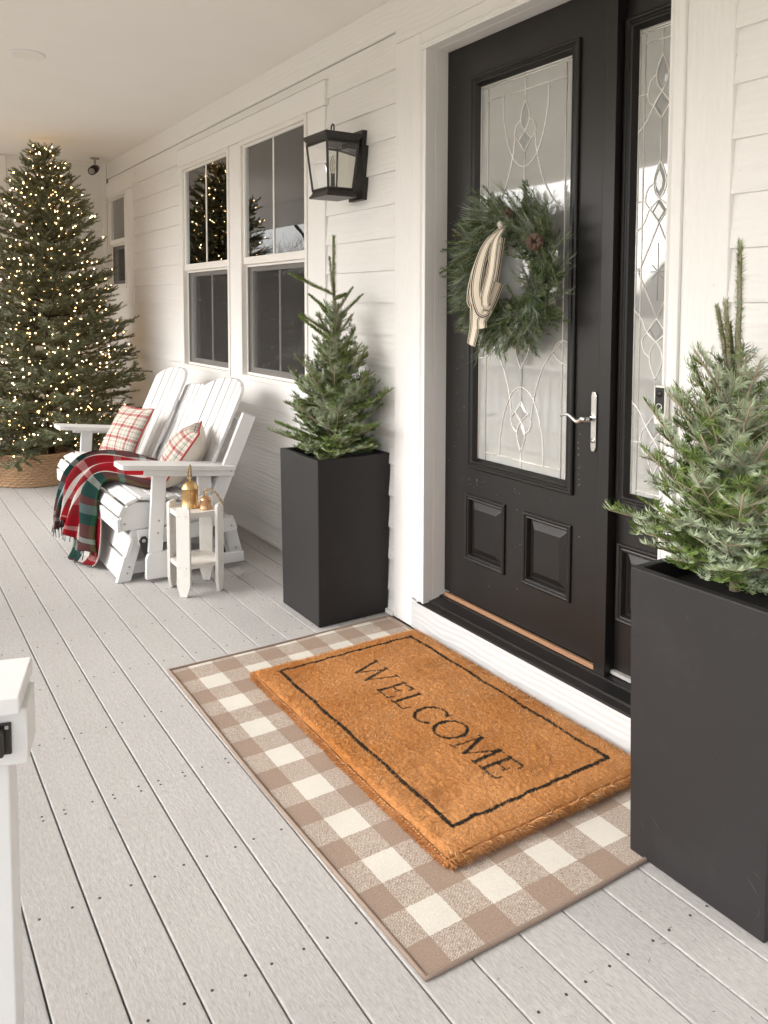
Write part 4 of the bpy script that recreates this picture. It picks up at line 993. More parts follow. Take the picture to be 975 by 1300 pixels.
dm = empty('doormat', (-2.35, 1.7, 0), 'thick orange coir doormat reading WELCOME inside a thin black border', 'doormat')
nu, nv = 330, 204
uu, vv_ = np.meshgrid(np.linspace(0, 1, nu+1), np.linspace(0, 1, nv+1), indexing='ij')
X_, Y_ = mat_edge(uu, vv_)
edge = np.minimum(np.minimum(X_-X_.min(0)[None], X_.max(0)[None]-X_), np.minimum(Y_-Y_.min(1)[:, None], Y_.max(1)[:, None]-Y_))
def mz(e): return .008+MH-.014*np.exp(-e/.012)
def vnoise(step, amp, sd):
    g = np.random.default_rng(sd); A = g.normal(0, 1, (int(1.5/step)+3, int(1.0/step)+3)); fx_ = (X_-MX0+.05)/step; fy_ = (Y_-MY0+.05)/step
    i, j = np.floor(fx_).astype(int), np.floor(fy_).astype(int); a, b_ = fx_-i, fy_-j; a = a*a*(3-2*a); b_ = b_*b_*(3-2*b_)
    return amp*(A[i, j]*(1-a)*(1-b_)+A[i+1, j]*a*(1-b_)+A[i, j+1]*(1-a)*b_+A[i+1, j+1]*a*b_)
tuft = vnoise(.017, .0007, 1)+vnoise(.009, .0011, 2)+vnoise(.06, .0008, 3)
Z_ = mz(edge)+tuft+rng.normal(0, .0011, X_.shape)
Vt = np.stack([X_, Y_, Z_], -1).reshape(-1, 3); ids = np.arange((nu+1)*(nv+1)).reshape(nu+1, nv+1)
Fq = np.stack([ids[:-1, :-1], ids[1:, :-1], ids[1:, 1:], ids[:-1, 1:]], -1).reshape(-1, 4)
per = np.concatenate([ids[:, 0], ids[-1, 1:], ids[::-1, -1][1:], ids[0, ::-1][1:-1]]); nb = len(per)
lv_ = []
for kz, (zf, o_) in enumerate([(.75, .006), (.4, .008), (.08, .002)]):
    pv = Vt[per].copy(); c0 = np.array([(MX0+MX1)/2, (MY0+MY1)/2]); dr = np.sign(pv[:, :2]-c0)*np.stack([(np.abs(pv[:, 0]-c0[0]) > .655), (np.abs(pv[:, 1]-c0[1]) > .398)], -1)
    pv[:, :2] += dr*(o_+.0012*np.sin(np.arange(nb)*1.3)[:, None]); pv[:, 2] = .009+MH*zf*.8; lv_.append(pv)
Va = np.concatenate([Vt]+lv_); base_ = len(Vt); prev_ = per
for kz in range(3):
    cur = base_+kz*nb+np.arange(nb); Fq = np.concatenate([Fq, np.stack([prev_, cur, np.roll(cur, -1), np.roll(prev_, -1)], -1)[:, ::-1][:, [0, 1, 2, 3]]]); prev_ = cur
k = NT('coir_pile'); at_ = k.n('Attribute', attribute_name='ink'); g2 = k.n('NewGeometry'); pz = g2.outputs['Position']
ba = k.mix(k.noise(pz, 5, 3), (.40, .155, .038), (.56, .24, .072)); ba = k.mix(k.noise(pz, 240, 3, .7), ba, (.36, .13, .028)); ba = k.mix(k.ramp(k.noise(pz, 2.4, 3), [(.35, (0, 0, 0)), (.65, (.55, .55, .55))]), ba, (.66, .33, .13))
k.col(k.mix(at_.outputs['Fac'], ba, (.018, .016, .013))); k.rough(.9, .15); k.bump(k.noise(pz, 300, 3, .7), 1, .003); M['coir'] = k.m
k = NT('coir_fibre'); at_ = k.n('Attribute', attribute_name='ink'); g2 = k.n('NewGeometry'); rp = g2.outputs['Random Per Island']
big = k.noise(g2.outputs['Position'], 2.4, 3)
fc_ = k.ramp(rp, [(0, (.16, .052, .012)), (.3, (.40, .155, .038)), (.7, (.58, .26, .075)), (.92, (.72, .42, .19)), (1, (.88, .70, .50))])
fc_ = k.mix(k.ramp(big, [(.35, (0, 0, 0)), (.65, (.40, .40, .40))]), fc_, (.74, .42, .20)); fc_ = k.mix(k.ramp(k.noise(g2.outputs['Position'], 4.5, 4), [(.50, (0, 0, 0)), (.66, (.6, .6, .6))]), fc_, (.34, .115, .02))
k.col(k.mix(at_.outputs['Fac'], fc_, (.022, .019, .016))); k.rough(.8, .2); M['fibre'] = k.m
me = npmesh('mat_body', Va, Fq, M['coir'], smooth=True)
I_ = np.zeros(len(Va)); I_[:len(Vt)] = (ink(Vt[:, 0], Vt[:, 1]) < 1)
at = me.attributes.new('ink', 'FLOAT', 'POINT'); at.data.foreach_set('value', I_.astype(np.float32)); link('mat_body', me, dm)
nf_ = 150000; u = rng.random(nf_)*.992+.004; v = rng.random(nf_)*.99+.005
fx, fy = mat_edge(u, v); fe = np.minimum(np.minimum(fx-MX0, MX1-fx), np.minimum(fy-MY0, MY1-fy)).clip(0); fz = mz(fe)-.0025
al = rng.uniform(0, 2*PI, nf_); le = rng.uniform(.006, .015, nf_); ti = rng.uniform(.12, .8, nf_)
isk = (ink(fx+rng.normal(0, .0008, nf_), fy+rng.normal(0, .0008, nf_)) < 1); le = np.where(isk, le*.7, le)
out_ = np.stack([np.where(fx-MX0 < .012, -1., 0)+np.where(MX1-fx < .012, 1., 0), np.where(fy-MY0 < .012, -1., 0)+np.where(MY1-fy < .012, 1., 0)], -1)
hx = np.cos(al)*np.cos(ti)+out_[:, 0]*.6; hy = np.sin(al)*np.cos(ti)+out_[:, 1]*.6
d_ = np.stack([hx, hy, np.sin(ti)], -1); w_ = np.stack([-np.sin(al), np.cos(al), np.zeros(nf_)], -1)*(rng.uniform(.0005, .0011, nf_)[:, None])
b0 = np.stack([fx, fy, fz], -1); V = np.stack([b0-w_, b0+w_, b0+d_*le[:, None]+w_*.3], 1).reshape(-1, 3)
me = npmesh('coir_fibres', V, np.arange(nf_*3).reshape(-1, 3), M['fibre'])
at = me.attributes.new('ink', 'FLOAT', 'POINT'); at.data.foreach_set('value', np.repeat(isk.astype(np.float32), 3)); link('coir_fibres', me, dm, kind='stuff')
ns = 8000; u = rng.random(ns)*.98+.01; v = rng.random(ns)*.98+.01; sx_, sy_ = mat_edge(u, v); kp_ = ink(sx_, sy_) > 2.6; sx_, sy_ = sx_[kp_], sy_[kp_]; ns = len(sx_); al = rng.uniform(0, 2*PI, ns); cv_ = rng.normal(0, 2.2, ns); K = 7; LL = rng.uniform(.010, .030, ns); P0_ = []
for q in range(K):
    P0_.append(np.stack([sx_, sy_, mz(np.full(ns, .05))+.0012+.0016*np.sin(q*1.1+al)], -1)); sx_ = sx_+np.cos(al)*LL/K; sy_ = sy_+np.sin(al)*LL/K; al = al+cv_/K
P0_ = np.stack(P0_, 1); P0_[..., 0] = P0_[..., 0].clip(MX0, MX1); P0_[..., 1] = P0_[..., 1].clip(MY0, MY1); tg = np.gradient(P0_, axis=1); sd3 = np.stack([-tg[..., 1], tg[..., 0], np.zeros((ns, K))], -1); sd3 /= np.linalg.norm(sd3, axis=2)[..., None]+1e-9; sd3 *= (rng.uniform(.0004, .0008, ns))[:, None, None]
V = np.concatenate([P0_-sd3, P0_+sd3], 1).reshape(-1, 3); bq = (np.arange(ns)*2*K)[:, None]; F_ = np.concatenate([bq+np.array([q, q+1, K+q+1, K+q]) for q in range(K-1)])
me = npmesh('loose_curls', V, F_, M['fibre']); at = me.attributes.new('ink', 'FLOAT', 'POINT'); Pm_ = P0_[:, 0]; ik_ = (ink(Pm_[:, 0], Pm_[:, 1]) < 1.3); at.data.foreach_set('value', np.repeat(ik_.astype(np.float32), 2*K)); link('loose_curls', me, dm, kind='stuff')
# shaggy fringe on the sides + stitched loops along the outer long edge
nf2 = 42000; pr2 = rng.random(nf2); sd_ = rng.choice(4, nf2, p=[.32, .32, .18, .18])
uu2 = np.where(sd_ == 0, pr2, np.where(sd_ == 1, pr2, np.where(sd_ == 2, 0, 1))); vv2 = np.where(sd_ == 0, 0, np.where(sd_ == 1, 1, pr2))
fx, fy = mat_edge(uu2, vv2); nn = np.array([[0, -1], [0, 1], [-1, 0], [1, 0]])[sd_]; fz = rng.uniform(.010, MH*.92, nf2)
dv = np.stack([nn[:, 0]+rng.normal(0, .6, nf2), nn[:, 1]+rng.normal(0, .6, nf2), rng.normal(0, .5, nf2)], -1); dv /= np.linalg.norm(dv, axis=1)[:, None]
b0 = np.stack([fx+nn[:, 0]*.004, fy+nn[:, 1]*.004, fz], -1); w2 = np.cross(dv, rng.normal(0, 1, (nf2, 3))); w2 /= np.linalg.norm(w2, axis=1)[:, None]; w2 *= .0010
ll = np.where((sd_ == 0) | (sd_ == 2), rng.uniform(.008, .018, nf2), rng.uniform(.010, .028, nf2)); V = np.stack([b0-w2, b0+w2, b0+dv*ll[:, None]], 1).reshape(-1, 3)
V[:, 2] = np.maximum(V[:, 2], .008)
me = npmesh('edge_fringe', V, np.arange(nf2*3).reshape(-1, 3), M['fibre']); at = me.attributes.new('ink', 'FLOAT', 'POINT'); link('edge_fringe', me, dm, kind='stuff')
k = NT('coir_stitching'); k.col(k.mix(k.noise(k.coord(), 120, 2), (.50, .25, .10), (.72, .45, .24))); k.rough(.85, .2); M['stitch'] = k.m
sm_ = MB()
for row in range(3):
    n = 100
    for i in range(n):
        x0_, y0_ = mat_edge(np.array((i+.1+.4*(row % 2))/n), np.array(0.)); x1_, y1_ = mat_edge(np.array((i+.7+.4*(row % 2))/n), np.array(0.)); z = .013+row*.011
        sm_.tube([(x0_, y0_-.003, z), ((x0_+x1_)/2, y0_-.0085, z+.002), (x1_, y1_-.003, z)], .0024, 4)
    n = 60
    for i in range(n):
        x0_, y0_ = mat_edge(np.array(0.), np.array((i+.1+.4*(row % 2))/n)); x1_, y1_ = mat_edge(np.array(0.), np.array((i+.7+.4*(row % 2))/n)); z = .013+row*.011
        sm_.tube([(x0_-.003, y0_, z), (x0_-.0105, (y0_+y1_)/2, z+.002), (x1_-.003, y1_, z)], .0024, 4)
sm_.build('edge_stitching', M['stitch'], dm, kind='stuff')

# ================================================================ GLIDER BENCH
gl = empty('glider_bench', (-5.3, 1.55, 0), 'white two-seat slatted glider bench with scalloped back standing under the double window', 'bench')
GX0, GX1 = -6.13, -4.485
for s_, xo in ((1, GX1), (-1, GX0)):
    def X(d, xo=xo, s_=s_): return xo+s_*d          # d>0 outwards
    def pr_(poly, d0, d1, nm, par=gl, mat='white', bv=.004):
        a, b_ = sorted((X(d0), X(d1))); return MB().prism(poly, 'x', a, b_).build(nm, M[mat], par, bevel=bv)
    # rocking base: splayed legs + stretchers
    pr_([(1.134, .002), (1.212, .002), (1.300, .30), (1.225, .30)], -.045, -.010, 'base_leg')
    pr_([(1.820, .002), (1.897, .002), (1.825, .29), (1.755, .29)], -.045, -.010, 'base_leg')
    pr_([(1.200, .030), (1.860, .030), (1.848, .100), (1.215, .100)], -.085, -.0455, 'base_stretcher')
    u_ = pr_([(1.255, .205), (1.830, .205), (1.838, .222), (1.822, .275), (1.790, .292), (1.245, .292)], -.0095, .022, 'base_rail')
    # seat side panel
    pr_([(1.162, .295), (1.160, .372), (1.190, .428), (1.235, .448), (1.62, .405), (1.66, .33), (1.64, .295)], -.034, -.002, 'seat_side')
    # swinging arm post with rounded skid
    pr_([(1.292, .166), (1.372, .166), (1.404, .625), (1.325, .640)], .035, .065, 'arm_post')
    pr_([(1.276, .020), (1.430, .016), (1.430, .166), (1.310, .168), (1.290, .158), (1.280, .138)], .034, .068, 'skid_board')
    pr_([(1.430, .030), (1.86, .030), (1.86, .09), (1.430, .10)], .036, .062, 'skid_rail')
    pr_([(1.595, .30), (1.665, .30), (1.665, .59), (1.582, .60)], .030, .058, 'arm_post')
    # black swing links
    for yy in (1.275, 1.70):
        lk = MB().prism([(yy-.026, .235), (yy-.010, .258), (yy+.012, .258), (yy+.026, .235), (yy+.062, .075), (yy+.050, .055), (yy+.030, .060)], 'x', *sorted((X(.024), X(.033)))).build('swing_link', M['blackmetal'], gl, bevel=.003)
        MB().tube([(X(.033), yy, .235), (X(.040), yy, .235)], .010, 10).build('bolt', M['steel'], lk)
    # arm
    am = MB(); zf, zr = .684, .612
    poly = [(1.140, -.05), (1.150, -.075), (1.172, -.085)]
    a_, b_ = X(-.075), X(.100)
    lo, hi = min(a_, b_), max(a_, b_)
    vs = [(lo+.03, 1.140), (hi-.03, 1.140), (hi-.008, 1.152), (hi, 1.178), (hi, 1.80), (lo+.02, 1.80), (lo, 1.70), (lo, 1.178), (lo+.008, 1.152)]
    zz = lambda y: zf+(zr-zf)*(y-1.14)/.66
    n = len(vs); V3 = [(x, y, zz(y)-.028) for x, y in vs]+[(x, y, zz(y)) for x, y in vs]
    am.add(V3, [tuple(range(n))[::-1], tuple(range(n, 2*n))]+[(i, (i+1) % n, n+(i+1) % n, n+i) for i in range(n)]); am.build('arm', M['white'], gl, bevel=.004)
    V3 = [(x0, y, zz(y)-dz) for dz in (.062, .0285) for x0, y in ((X(.066), 1.27), (X(.088), 1.27), (X(.088), 1.795), (X(.066), 1.795))]
    MB().add(V3, [(3, 2, 1, 0), (4, 5, 6, 7)]+[(i, (i+1) % 4, 4+(i+1) % 4, 4+i) for i in range(4)]).build('arm_apron', M['white'], gl, bevel=.003)
    # rear brace following the back
    pr_([(1.600, .30), (1.690, .30), (1.945, .885), (1.868, .915)], .0285, .060, 'back_brace')
    for d_, yy, zz_ in ((-.010, 1.204, .085), (-.010, 1.192, .052), (.065, 1.352, .345), (.065, 1.346, .275), (-.010, 1.838, .096), (-.010, 1.848, .063), (.022, 1.80, .243), (-.002, 1.180, .335), (.088, 1.775, .586)):
        MB().tube([(X(d_+.0005), yy, zz_), (X(d_+.004), yy, zz_)], .0055, 8).build('bolt', M['steel'], gl)
# base front boards and cross rails
def slope_board(nm, y0, z0, y1, z1, x0, x1, th=.022):
    d = Vector((0, y1-y0, z1-z0)).normalized(); n_ = Vector((0, -d.z, d.y))*th
    return MB().prism([(y0, z0), (y1, z1), (y1-n_.y, z1-n_.z), (y0-n_.y, z0-n_.z)], 'x', x0, x1).build(nm, M['whitex'], gl, bevel=.003)
slope_board('front_board', 1.180, .145, 1.217, .255, GX0+.0, GX1-.0)
slope_board('front_board', 1.143, .022, 1.176, .132, GX0+.012, GX1-.047)
B(GX0+.05, GX1-.05, 1.76, 1.79, .05, .22).build('rear_board', M['whitex'], gl, bevel=.003)
# seat slats: front apron, curved nose, then level
sl_ = [((1.160, .290), (1.158, .366)), ((1.160, .374), (1.188, .428)), ((1.193, .434), (1.258, .458)), ((1.265, .459), (1.332, .452)), ((1.340, .451), (1.408, .444)), ((1.416, .443), (1.484, .435)), ((1.492, .434), (1.56, .426)), ((1.568, .425), (1.63, .418))]
for (a, b_) in sl_:
    d = Vector((0, b_[0]-a[0], b_[1]-a[1])).normalized(); n_ = Vector((0, -d.z, d.y))*.020
    MB().prism([a, b_, (b_[0]+n_.y, b_[1]+n_.z), (a[0]+n_.y, a[1]+n_.z)], 'x', GX0-.006, GX1+.006).build('seat_slat', M['whitex'], gl, bevel=.004)
# back slats
ZT = lambda x: None
def back_slat(xa, xb, top, yoff):
    zb_ = .40; th = .022
    n = 5; vs = []
    for i in range(n+1):
        x = xa+(xb-xa)*i/n; zt_ = top(x)
        for z in (zb_, zt_):
            y = 1.600+.455*(z-.42)+yoff(x)
            vs += [(x, y, z), (x, y+th, z+.004)]
    fs = []
    for i in range(n):
        a = i*4; b_ = a+4
        fs += [(a, b_, b_+2, a+2), (a+1, a+3, b_+3, b_+1), (a+2, b_+2, b_+3, a+3), (a, a+1, b_+1, b_)]
    fs += [(0, 2, 3, 1), (n*4, n*4+1, n*4+3, n*4+2)]
    MB().add(vs, fs).build('back_slat', M['white'], gl, bevel=.003)
def arcz(x, x0, x1, zpk, drop): 
    t = (x-(x0+x1)/2)/((x1-x0)/2); return zpk-drop*(1-math.sqrt(max(0, 1-min(1, abs(t))**2.3)))
def section(x0, x1, n, zpk, drop, depth, yo, gap=.012, w_=None):
    wd = (x1-x0)/n
    for i in range(n):
        a = x0+i*wd+gap/2; b_ = x0+(i+1)*wd-gap/2
        back_slat(a, b_, lambda x: arcz(x, x0-.01, x1+.01, zpk, drop), lambda x: yo-depth*(((x-(x0+x1)/2)/((x1-x0)/2))**2))
section(-5.105, -4.485, 6, 1.085, .11, .045, .045)
section(-6.13, -5.495, 6, 1.085, .11, .045, .045)
section(-5.555, -5.055, 6, 1.008, .045, .010, .058)
for z in (.50, .80):
    y = 1.600+.455*(z-.42)+.068; MB().prism([(y, z), (y+.03, z+.0), (y+.05, z+.07), (y+.022, z+.07)], 'x', GX0+.0, GX1-.0).build('back_crossbar', M['whitex'], gl, bevel=.003)

# ================================================================ PILLOWS
def ramp_cols(k, coord, n, stops): return k.ramp(k.math('FRACT', k.math('MULTIPLY', coord, n)), stops, 'CONSTANT')
k = NT('tartan_cushion_cloth'); uvn = k.n('UVMap'); sp_ = k.n('SeparateXYZ'); k.l(uvn.outputs[0], sp_.inputs[0])
W1 = (.66, .62, .56); RD = (.32, .012, .02); GRN = (.045, .085, .065); PK = (.62, .40, .36); GY = (.50, .52, .47)
stp = [(0, W1), (.10, GRN), (.115, GY), (.16, GRN), (.175, W1), (.24, W1), (.38, RD), (.43, PK), (.45, RD), (.52, PK), (.54, RD), (.59, W1), (.72, GRN), (.735, GY), (.78, GRN), (.795, W1)]
pu = ramp_cols(k, sp_.outputs[0], 4.2, stp); pv = ramp_cols(k, sp_.outputs[1], 4.2, stp)
fab = k.noise(k.coord(), 500, 2); cc_ = k.mix(1, pu, pv, 'MULTIPLY'); k.col(k.mix(k.math('MULTIPLY', fab, .5), k.mix(.35, cc_, pu), pv)); k.rough(.9, .1); k.bump(fab, .4, .002); M['tartan'] = k.m
M['linen'] = painted('cream_linen', (.66, .60, .53), None, .9, .04, .5, .1, 2)
M['redtrim'] = painted('red_piping', (.36, .05, .05), None, .85, .2, .4)
def pillow(name, c, thick, mats, label, flip_=False, trim='tartan'):
    """c: corners bottom-left, bottom-right, top-right, top-left"""
    c = [Vector(p) for p in c]; nrm = ((c[1]-c[0]).cross(c[3]-c[0])).normalized(); n = 26
    p = empty(name, (c[0]+c[1])/2, label, 'cushion')
    def P(u, v, s_):
        # pull the middle of each side in a little
        uu_ = u+(.035*sin(PI*v))*(1-2*u); vv2_ = v+(.035*sin(PI*u))*(1-2*v)
        q = c[0]*(1-uu_)*(1-vv2_)+c[1]*uu_*(1-vv2_)+c[2]*uu_*vv2_+c[3]*(1-uu_)*vv2_
        b_ = (max(0, sin(PI*u))*max(0, sin(PI*v)))**.42
        wr_ = .004*sin(u*19+v*7)*b_+.003*sin(v*23-u*5)*b_+ .006*sin(u*9)*sin(v*8)
        return q+nrm*(s_*(thick*b_+wr_*.6))
    for s_, mt, nm in ((1, mats[0], 'front_cloth'), (-1, mats[1], 'back_cloth')):
        vs = [P(i/n, j/n, s_) for i in range(n+1) for j in range(n+1)]; fs = []
        for i in range(n):
            for j in range(n):
                q = i*(n+1)+j; f_ = (q, q+n+1, q+n+2, q+1); fs.append(f_ if s_ > 0 else f_[::-1])
        mb = MB().add(vs, fs, 0, True); me = mb.mesh(nm, M[mt]); uvl = me.uv_layers.new(name='uv')
        for pl in me.polygons:
            for li_ in pl.loop_indices:
                vi = me.loops[li_].vertex_index; uvl.data[li_].uv = ((vi//(n+1))/n, (vi % (n+1))/n)
        link(nm, me, p)
    ed = [P(t/20, 0, 0) for t in range(20)]+[P(1, t/20, 0) for t in range(20)]+[P(1-t/20, 1, 0) for t in range(20)]+[P(0, 1-t/20, 0) for t in range(20)]
    MB().tube(ed, .006, 6, closed=True).build('piping', M[trim], p)
    return p
pillow('plaid_cushion', [(-5.93, 1.38, .478), (-5.53, 1.50, .475), (-5.48, 1.655, .835), (-5.90, 1.56, .825)], .075, ('tartan', 'linen'), 'red, green and cream plaid cushion leaning on the far seat of the white bench', trim='redtrim')
pillow('plaid_cushion', [(-4.60, 1.42, .480), (-4.92, 1.58, .480), (-4.84, 1.76, .82), (-4.50, 1.62, .80)], .115, ('linen', 'tartan'), 'plaid cushion turned edge-on, its plain cream back showing, on the near seat', trim='redtrim')

# ================================================================ THROW BLANKET
k = NT('tartan_throw_cloth'); uvn = k.n('UVMap'); sp_ = k.n('SeparateXYZ'); k.l(uvn.outputs[0], sp_.inputs[0])
RD = (.24, .008, .014); WH = (.55, .52, .48); DG = (.012, .036, .032); GR = (.22, .245, .245); GN = (.015, .065, .028); PK = (.72, .32, .32)
au = k.ramp(sp_.outputs[0], [(0, DG), (.09, GR), (.13, DG), (.24, GR), (.28, DG), (.36, WH), (.40, RD), (.47, WH), (.50, RD), (.57, WH), (.60, RD), (.68, WH), (.71, RD), (.79, WH), (.83, DG), (.97, GN)], 'CONSTANT')
av = k.ramp(k.math('FRACT', k.math('MULTIPLY', sp_.outputs[1], 1.25)), [(0, RD), (.12, WH), (.16, RD), (.26, RD), (.34, GR), (.40, RD), (.52, DG), (.60, WH), (.66, DG), (.76, RD), (.82, GR), (.90, DG)], 'CONSTANT')
# twill: alternate warp and weft
tw_ = k.math('FRACT', k.math('ADD', k.math('MULTIPLY', sp_.outputs[0], 70), k.math('MULTIPLY', sp_.outputs[1], 150)))
cc_ = k.mix(k.math('MULTIPLY_ADD', k.math('GREATER_THAN', tw_, .5), .36, .07), au, av); fab = k.noise(k.coord(), 240, 3)
k.col(k.mix(1, cc_, k.ramp(fab, [(.25, (.75, .75, .75)), (.7, (1.1, 1.1, 1.1))]), 'MULTIPLY')); k.rough(.95, .08); k.bump(fab, .9, .004); M['throw'] = k.m
# rows run along the drape (v), columns across it (u: far side -> near side)
CT = [ # v0: on the seat at the back, near arm ... to floor
 [(-5.30, 1.60, .475), (-5.18, 1.60, .49), (-5.04, 1.60, .485), (-4.88, 1.58, .475), (-4.74, 1.54, .47), (-4.62, 1.50, .465)],
 [(-5.60, 1.47, .500), (-5.38, 1.49, .515), (-5.17, 1.48, .51), (-4.97, 1.44, .495), (-4.78, 1.40, .48), (-4.64, 1.36, .473)],
 [(-5.72, 1.36, .505), (-5.50, 1.38, .525), (-5.28, 1.36, .525), (-5.08, 1.33, .51), (-4.92, 1.29, .495), (-4.80, 1.27, .482)],
 [(-5.70, 1.24, .495), (-5.52, 1.23, .520), (-5.34, 1.22, .522), (-5.17, 1.20, .508), (-5.02, 1.19, .495), (-4.88, 1.195, .480)],
 [(-5.66, 1.145, .430), (-5.51, 1.125, .450), (-5.36, 1.12, .455), (-5.20, 1.12, .450), (-5.04, 1.125, .440), (-4.88, 1.14, .420)],
 [(-5.70, 1.100, .330), (-5.56, 1.075, .335), (-5.41, 1.09, .340), (-5.25, 1.08, .335), (-5.06, 1.10, .335), (-4.86, 1.125, .310)],
 [(-5.72, 1.075, .230), (-5.60, 1.050, .230), (-5.47, 1.08, .230), (-5.30, 1.06, .235), (-5.10, 1.09, .230), (-4.83, 1.11, .205)],
 [(-5.71, 1.065, .140), (-5.60, 1.040, .135), (-5.49, 1.07, .130), (-5.33, 1.05, .200), (-5.12, 1.08, .120), (-4.80, 1.10, .100)]]
def blanket():
    c_ = np.array(CT); c_[3:, :, 0] += np.array([.06, .14, .18, .18, .18])[:, None]*np.array([1, .85, .65, .45, .2, 0])[None, :]; nr, nc = c_.shape[:2]; NU, NV = 90, 110
    def cr(Pm, t, ax):
        n = Pm.shape[ax]; x = t*(n-1); i = np.clip(np.floor(x).astype(int), 0, n-2); f_ = x-i
        g = lambda kk: np.take(Pm, np.clip(i+kk, 0, n-1), axis=ax)
        sh = [1]*Pm.ndim; sh[ax] = len(t); f_ = f_.reshape(sh); a, b_, c2, d = g(-1), g(0), g(1), g(2)
        return .5*((2*b_)+(-a+c2)*f_+(2*a-5*b_+4*c2-d)*f_**2+(-a+3*b_-3*c2+d)*f_**3)
    tv = np.linspace(0, 1, NV); tu = np.linspace(0, 1, NU); G = cr(cr(c_, tv, 0), tu, 1)
    du = np.gradient(G, axis=1); dv = np.gradient(G, axis=0); nm_ = np.cross(dv, du); nm_ /= np.linalg.norm(nm_, axis=2)[..., None]+1e-9
    nm_ *= np.sign((nm_*np.array([.0, -.5, .8])).sum(2))[..., None]
    U_, V_ = np.meshgrid(tu, tv)
    fold = (.5+.5*np.sin(U_*29+np.sin(V_*5)*2.2+V_*2))**1.3*(.030+.045*V_)+.014*np.sin(U_*13+V_*4)*(.5+V_)+.006*np.sin(U_*47-V_*9)
    G = G+nm_*(fold+.004)[..., None]
    # ragged hem
    G[-1, :, 2] += .006*np.sin(tu*60)
    fs = []; ids = np.arange(NU*NV).reshape(NV, NU)
    Fq = np.stack([ids[:-1, :-1], ids[:-1, 1:], ids[1:, 1:], ids[1:, :-1]], -1).reshape(-1, 4)
    me = npmesh('throw_cloth', G.reshape(-1, 3), Fq, M['throw'], smooth=True)
    uvl = me.uv_layers.new(name='uv'); lvi = np.zeros(len(me.loops), np.int32); me.loops.foreach_get('vertex_index', lvi)
    uvs = np.stack([U_.ravel()[lvi], V_.ravel()[lvi]], -1); uvl.data.foreach_set('uv', uvs.astype(np.float32).ravel())
    return me, G
th_ = empty('throw_blanket', (-5.2, 1.3, .46), 'red, white and dark green tartan throw draped over the seat of the white bench', 'blanket')
me, G = blanket(); o = link('throw_cloth', me, th_); sd2 = o.modifiers.new('thickness', 'SOLIDIFY'); sd2.thickness = .006; sd2.offset = 0
# second layer: hanging corner trailing to the floor on the near side
def sheet(nm, ctrl, NU, NV, ur, vr, amp=.008, fr=24):
    c_ = np.array(ctrl); nr, nc = c_.shape[:2]
    def cr(Pm, t, ax):
        n = Pm.shape[ax]; x = t*(n-1); i = np.clip(np.floor(x).astype(int), 0, n-2); f_ = x-i
        g = lambda kk: np.take(Pm, np.clip(i+kk, 0, n-1), axis=ax); sh = [1]*Pm.ndim; sh[ax] = len(t); f_ = f_.reshape(sh); a, b_, c2, d = g(-1), g(0), g(1), g(2)
        return .5*((2*b_)+(-a+c2)*f_+(2*a-5*b_+4*c2-d)*f_**2+(-a+3*b_-3*c2+d)*f_**3)
    tv = np.linspace(0, 1, NV); tu = np.linspace(0, 1, NU); G = cr(cr(c_, tv, 0), tu, 1); U_, V_ = np.meshgrid(tu, tv)
    G[..., 1] -= amp*np.sin(U_*fr+V_*3)
    ids = np.arange(NU*NV).reshape(NV, NU); Fq = np.stack([ids[:-1, :-1], ids[:-1, 1:], ids[1:, 1:], ids[1:, :-1]], -1).reshape(-1, 4)
    me = npmesh(nm, G.reshape(-1, 3), Fq, M['throw'], smooth=True); uvl = me.uv_layers.new(name='uv'); lvi = np.zeros(len(me.loops), np.int32); me.loops.foreach_get('vertex_index', lvi)
    uvs = np.stack([ur[0]+(ur[1]-ur[0])*U_.ravel()[lvi], vr[0]+(vr[1]-vr[0])*V_.ravel()[lvi]], -1); uvl.data.foreach_set('uv', uvs.astype(np.float32).ravel())
    o = link(nm, me, th_); s_ = o.modifiers.new('thickness', 'SOLIDIFY'); s_.thickness = .006; return G
sheet('throw_corner', [[(-5.20, 1.125, .34), (-5.03, 1.13, .35), (-4.86, 1.14, .33)], [(-5.22, 1.105, .24), (-5.02, 1.11, .24), (-4.80, 1.125, .22)], [(-5.22, 1.075, .12), (-5.00, 1.095, .11), (-4.77, 1.11, .10)],
                        [(-5.14, 1.04, .05), (-4.99, 1.06, .045), (-4.80, 1.10, .035)], [(-5.06, .99, .020), (-4.95, 1.02, .022), (-4.82, 1.09, .018)]], 30, 40, (.98, .70), (.28, .62))
k = painted('dark_fringe', (.035, .07, .06), None, .95, .2, .3); M['fringe'] = k
fr_ = MB(); rd = random.Random(3)
for i in range(0, 90, 2):
    p = Vector(G[-1, i]); q = p+Vector((rd.uniform(-.02, .02), rd.uniform(-.01, .0), -rd.uniform(.03, .06)))
    fr_.tube([p, (p+q)/2+Vector((rd.uniform(-.008, .008), 0, 0)), q], .0026, 4)
fr_.build('fringe', M['fringe'], th_, kind='stuff')

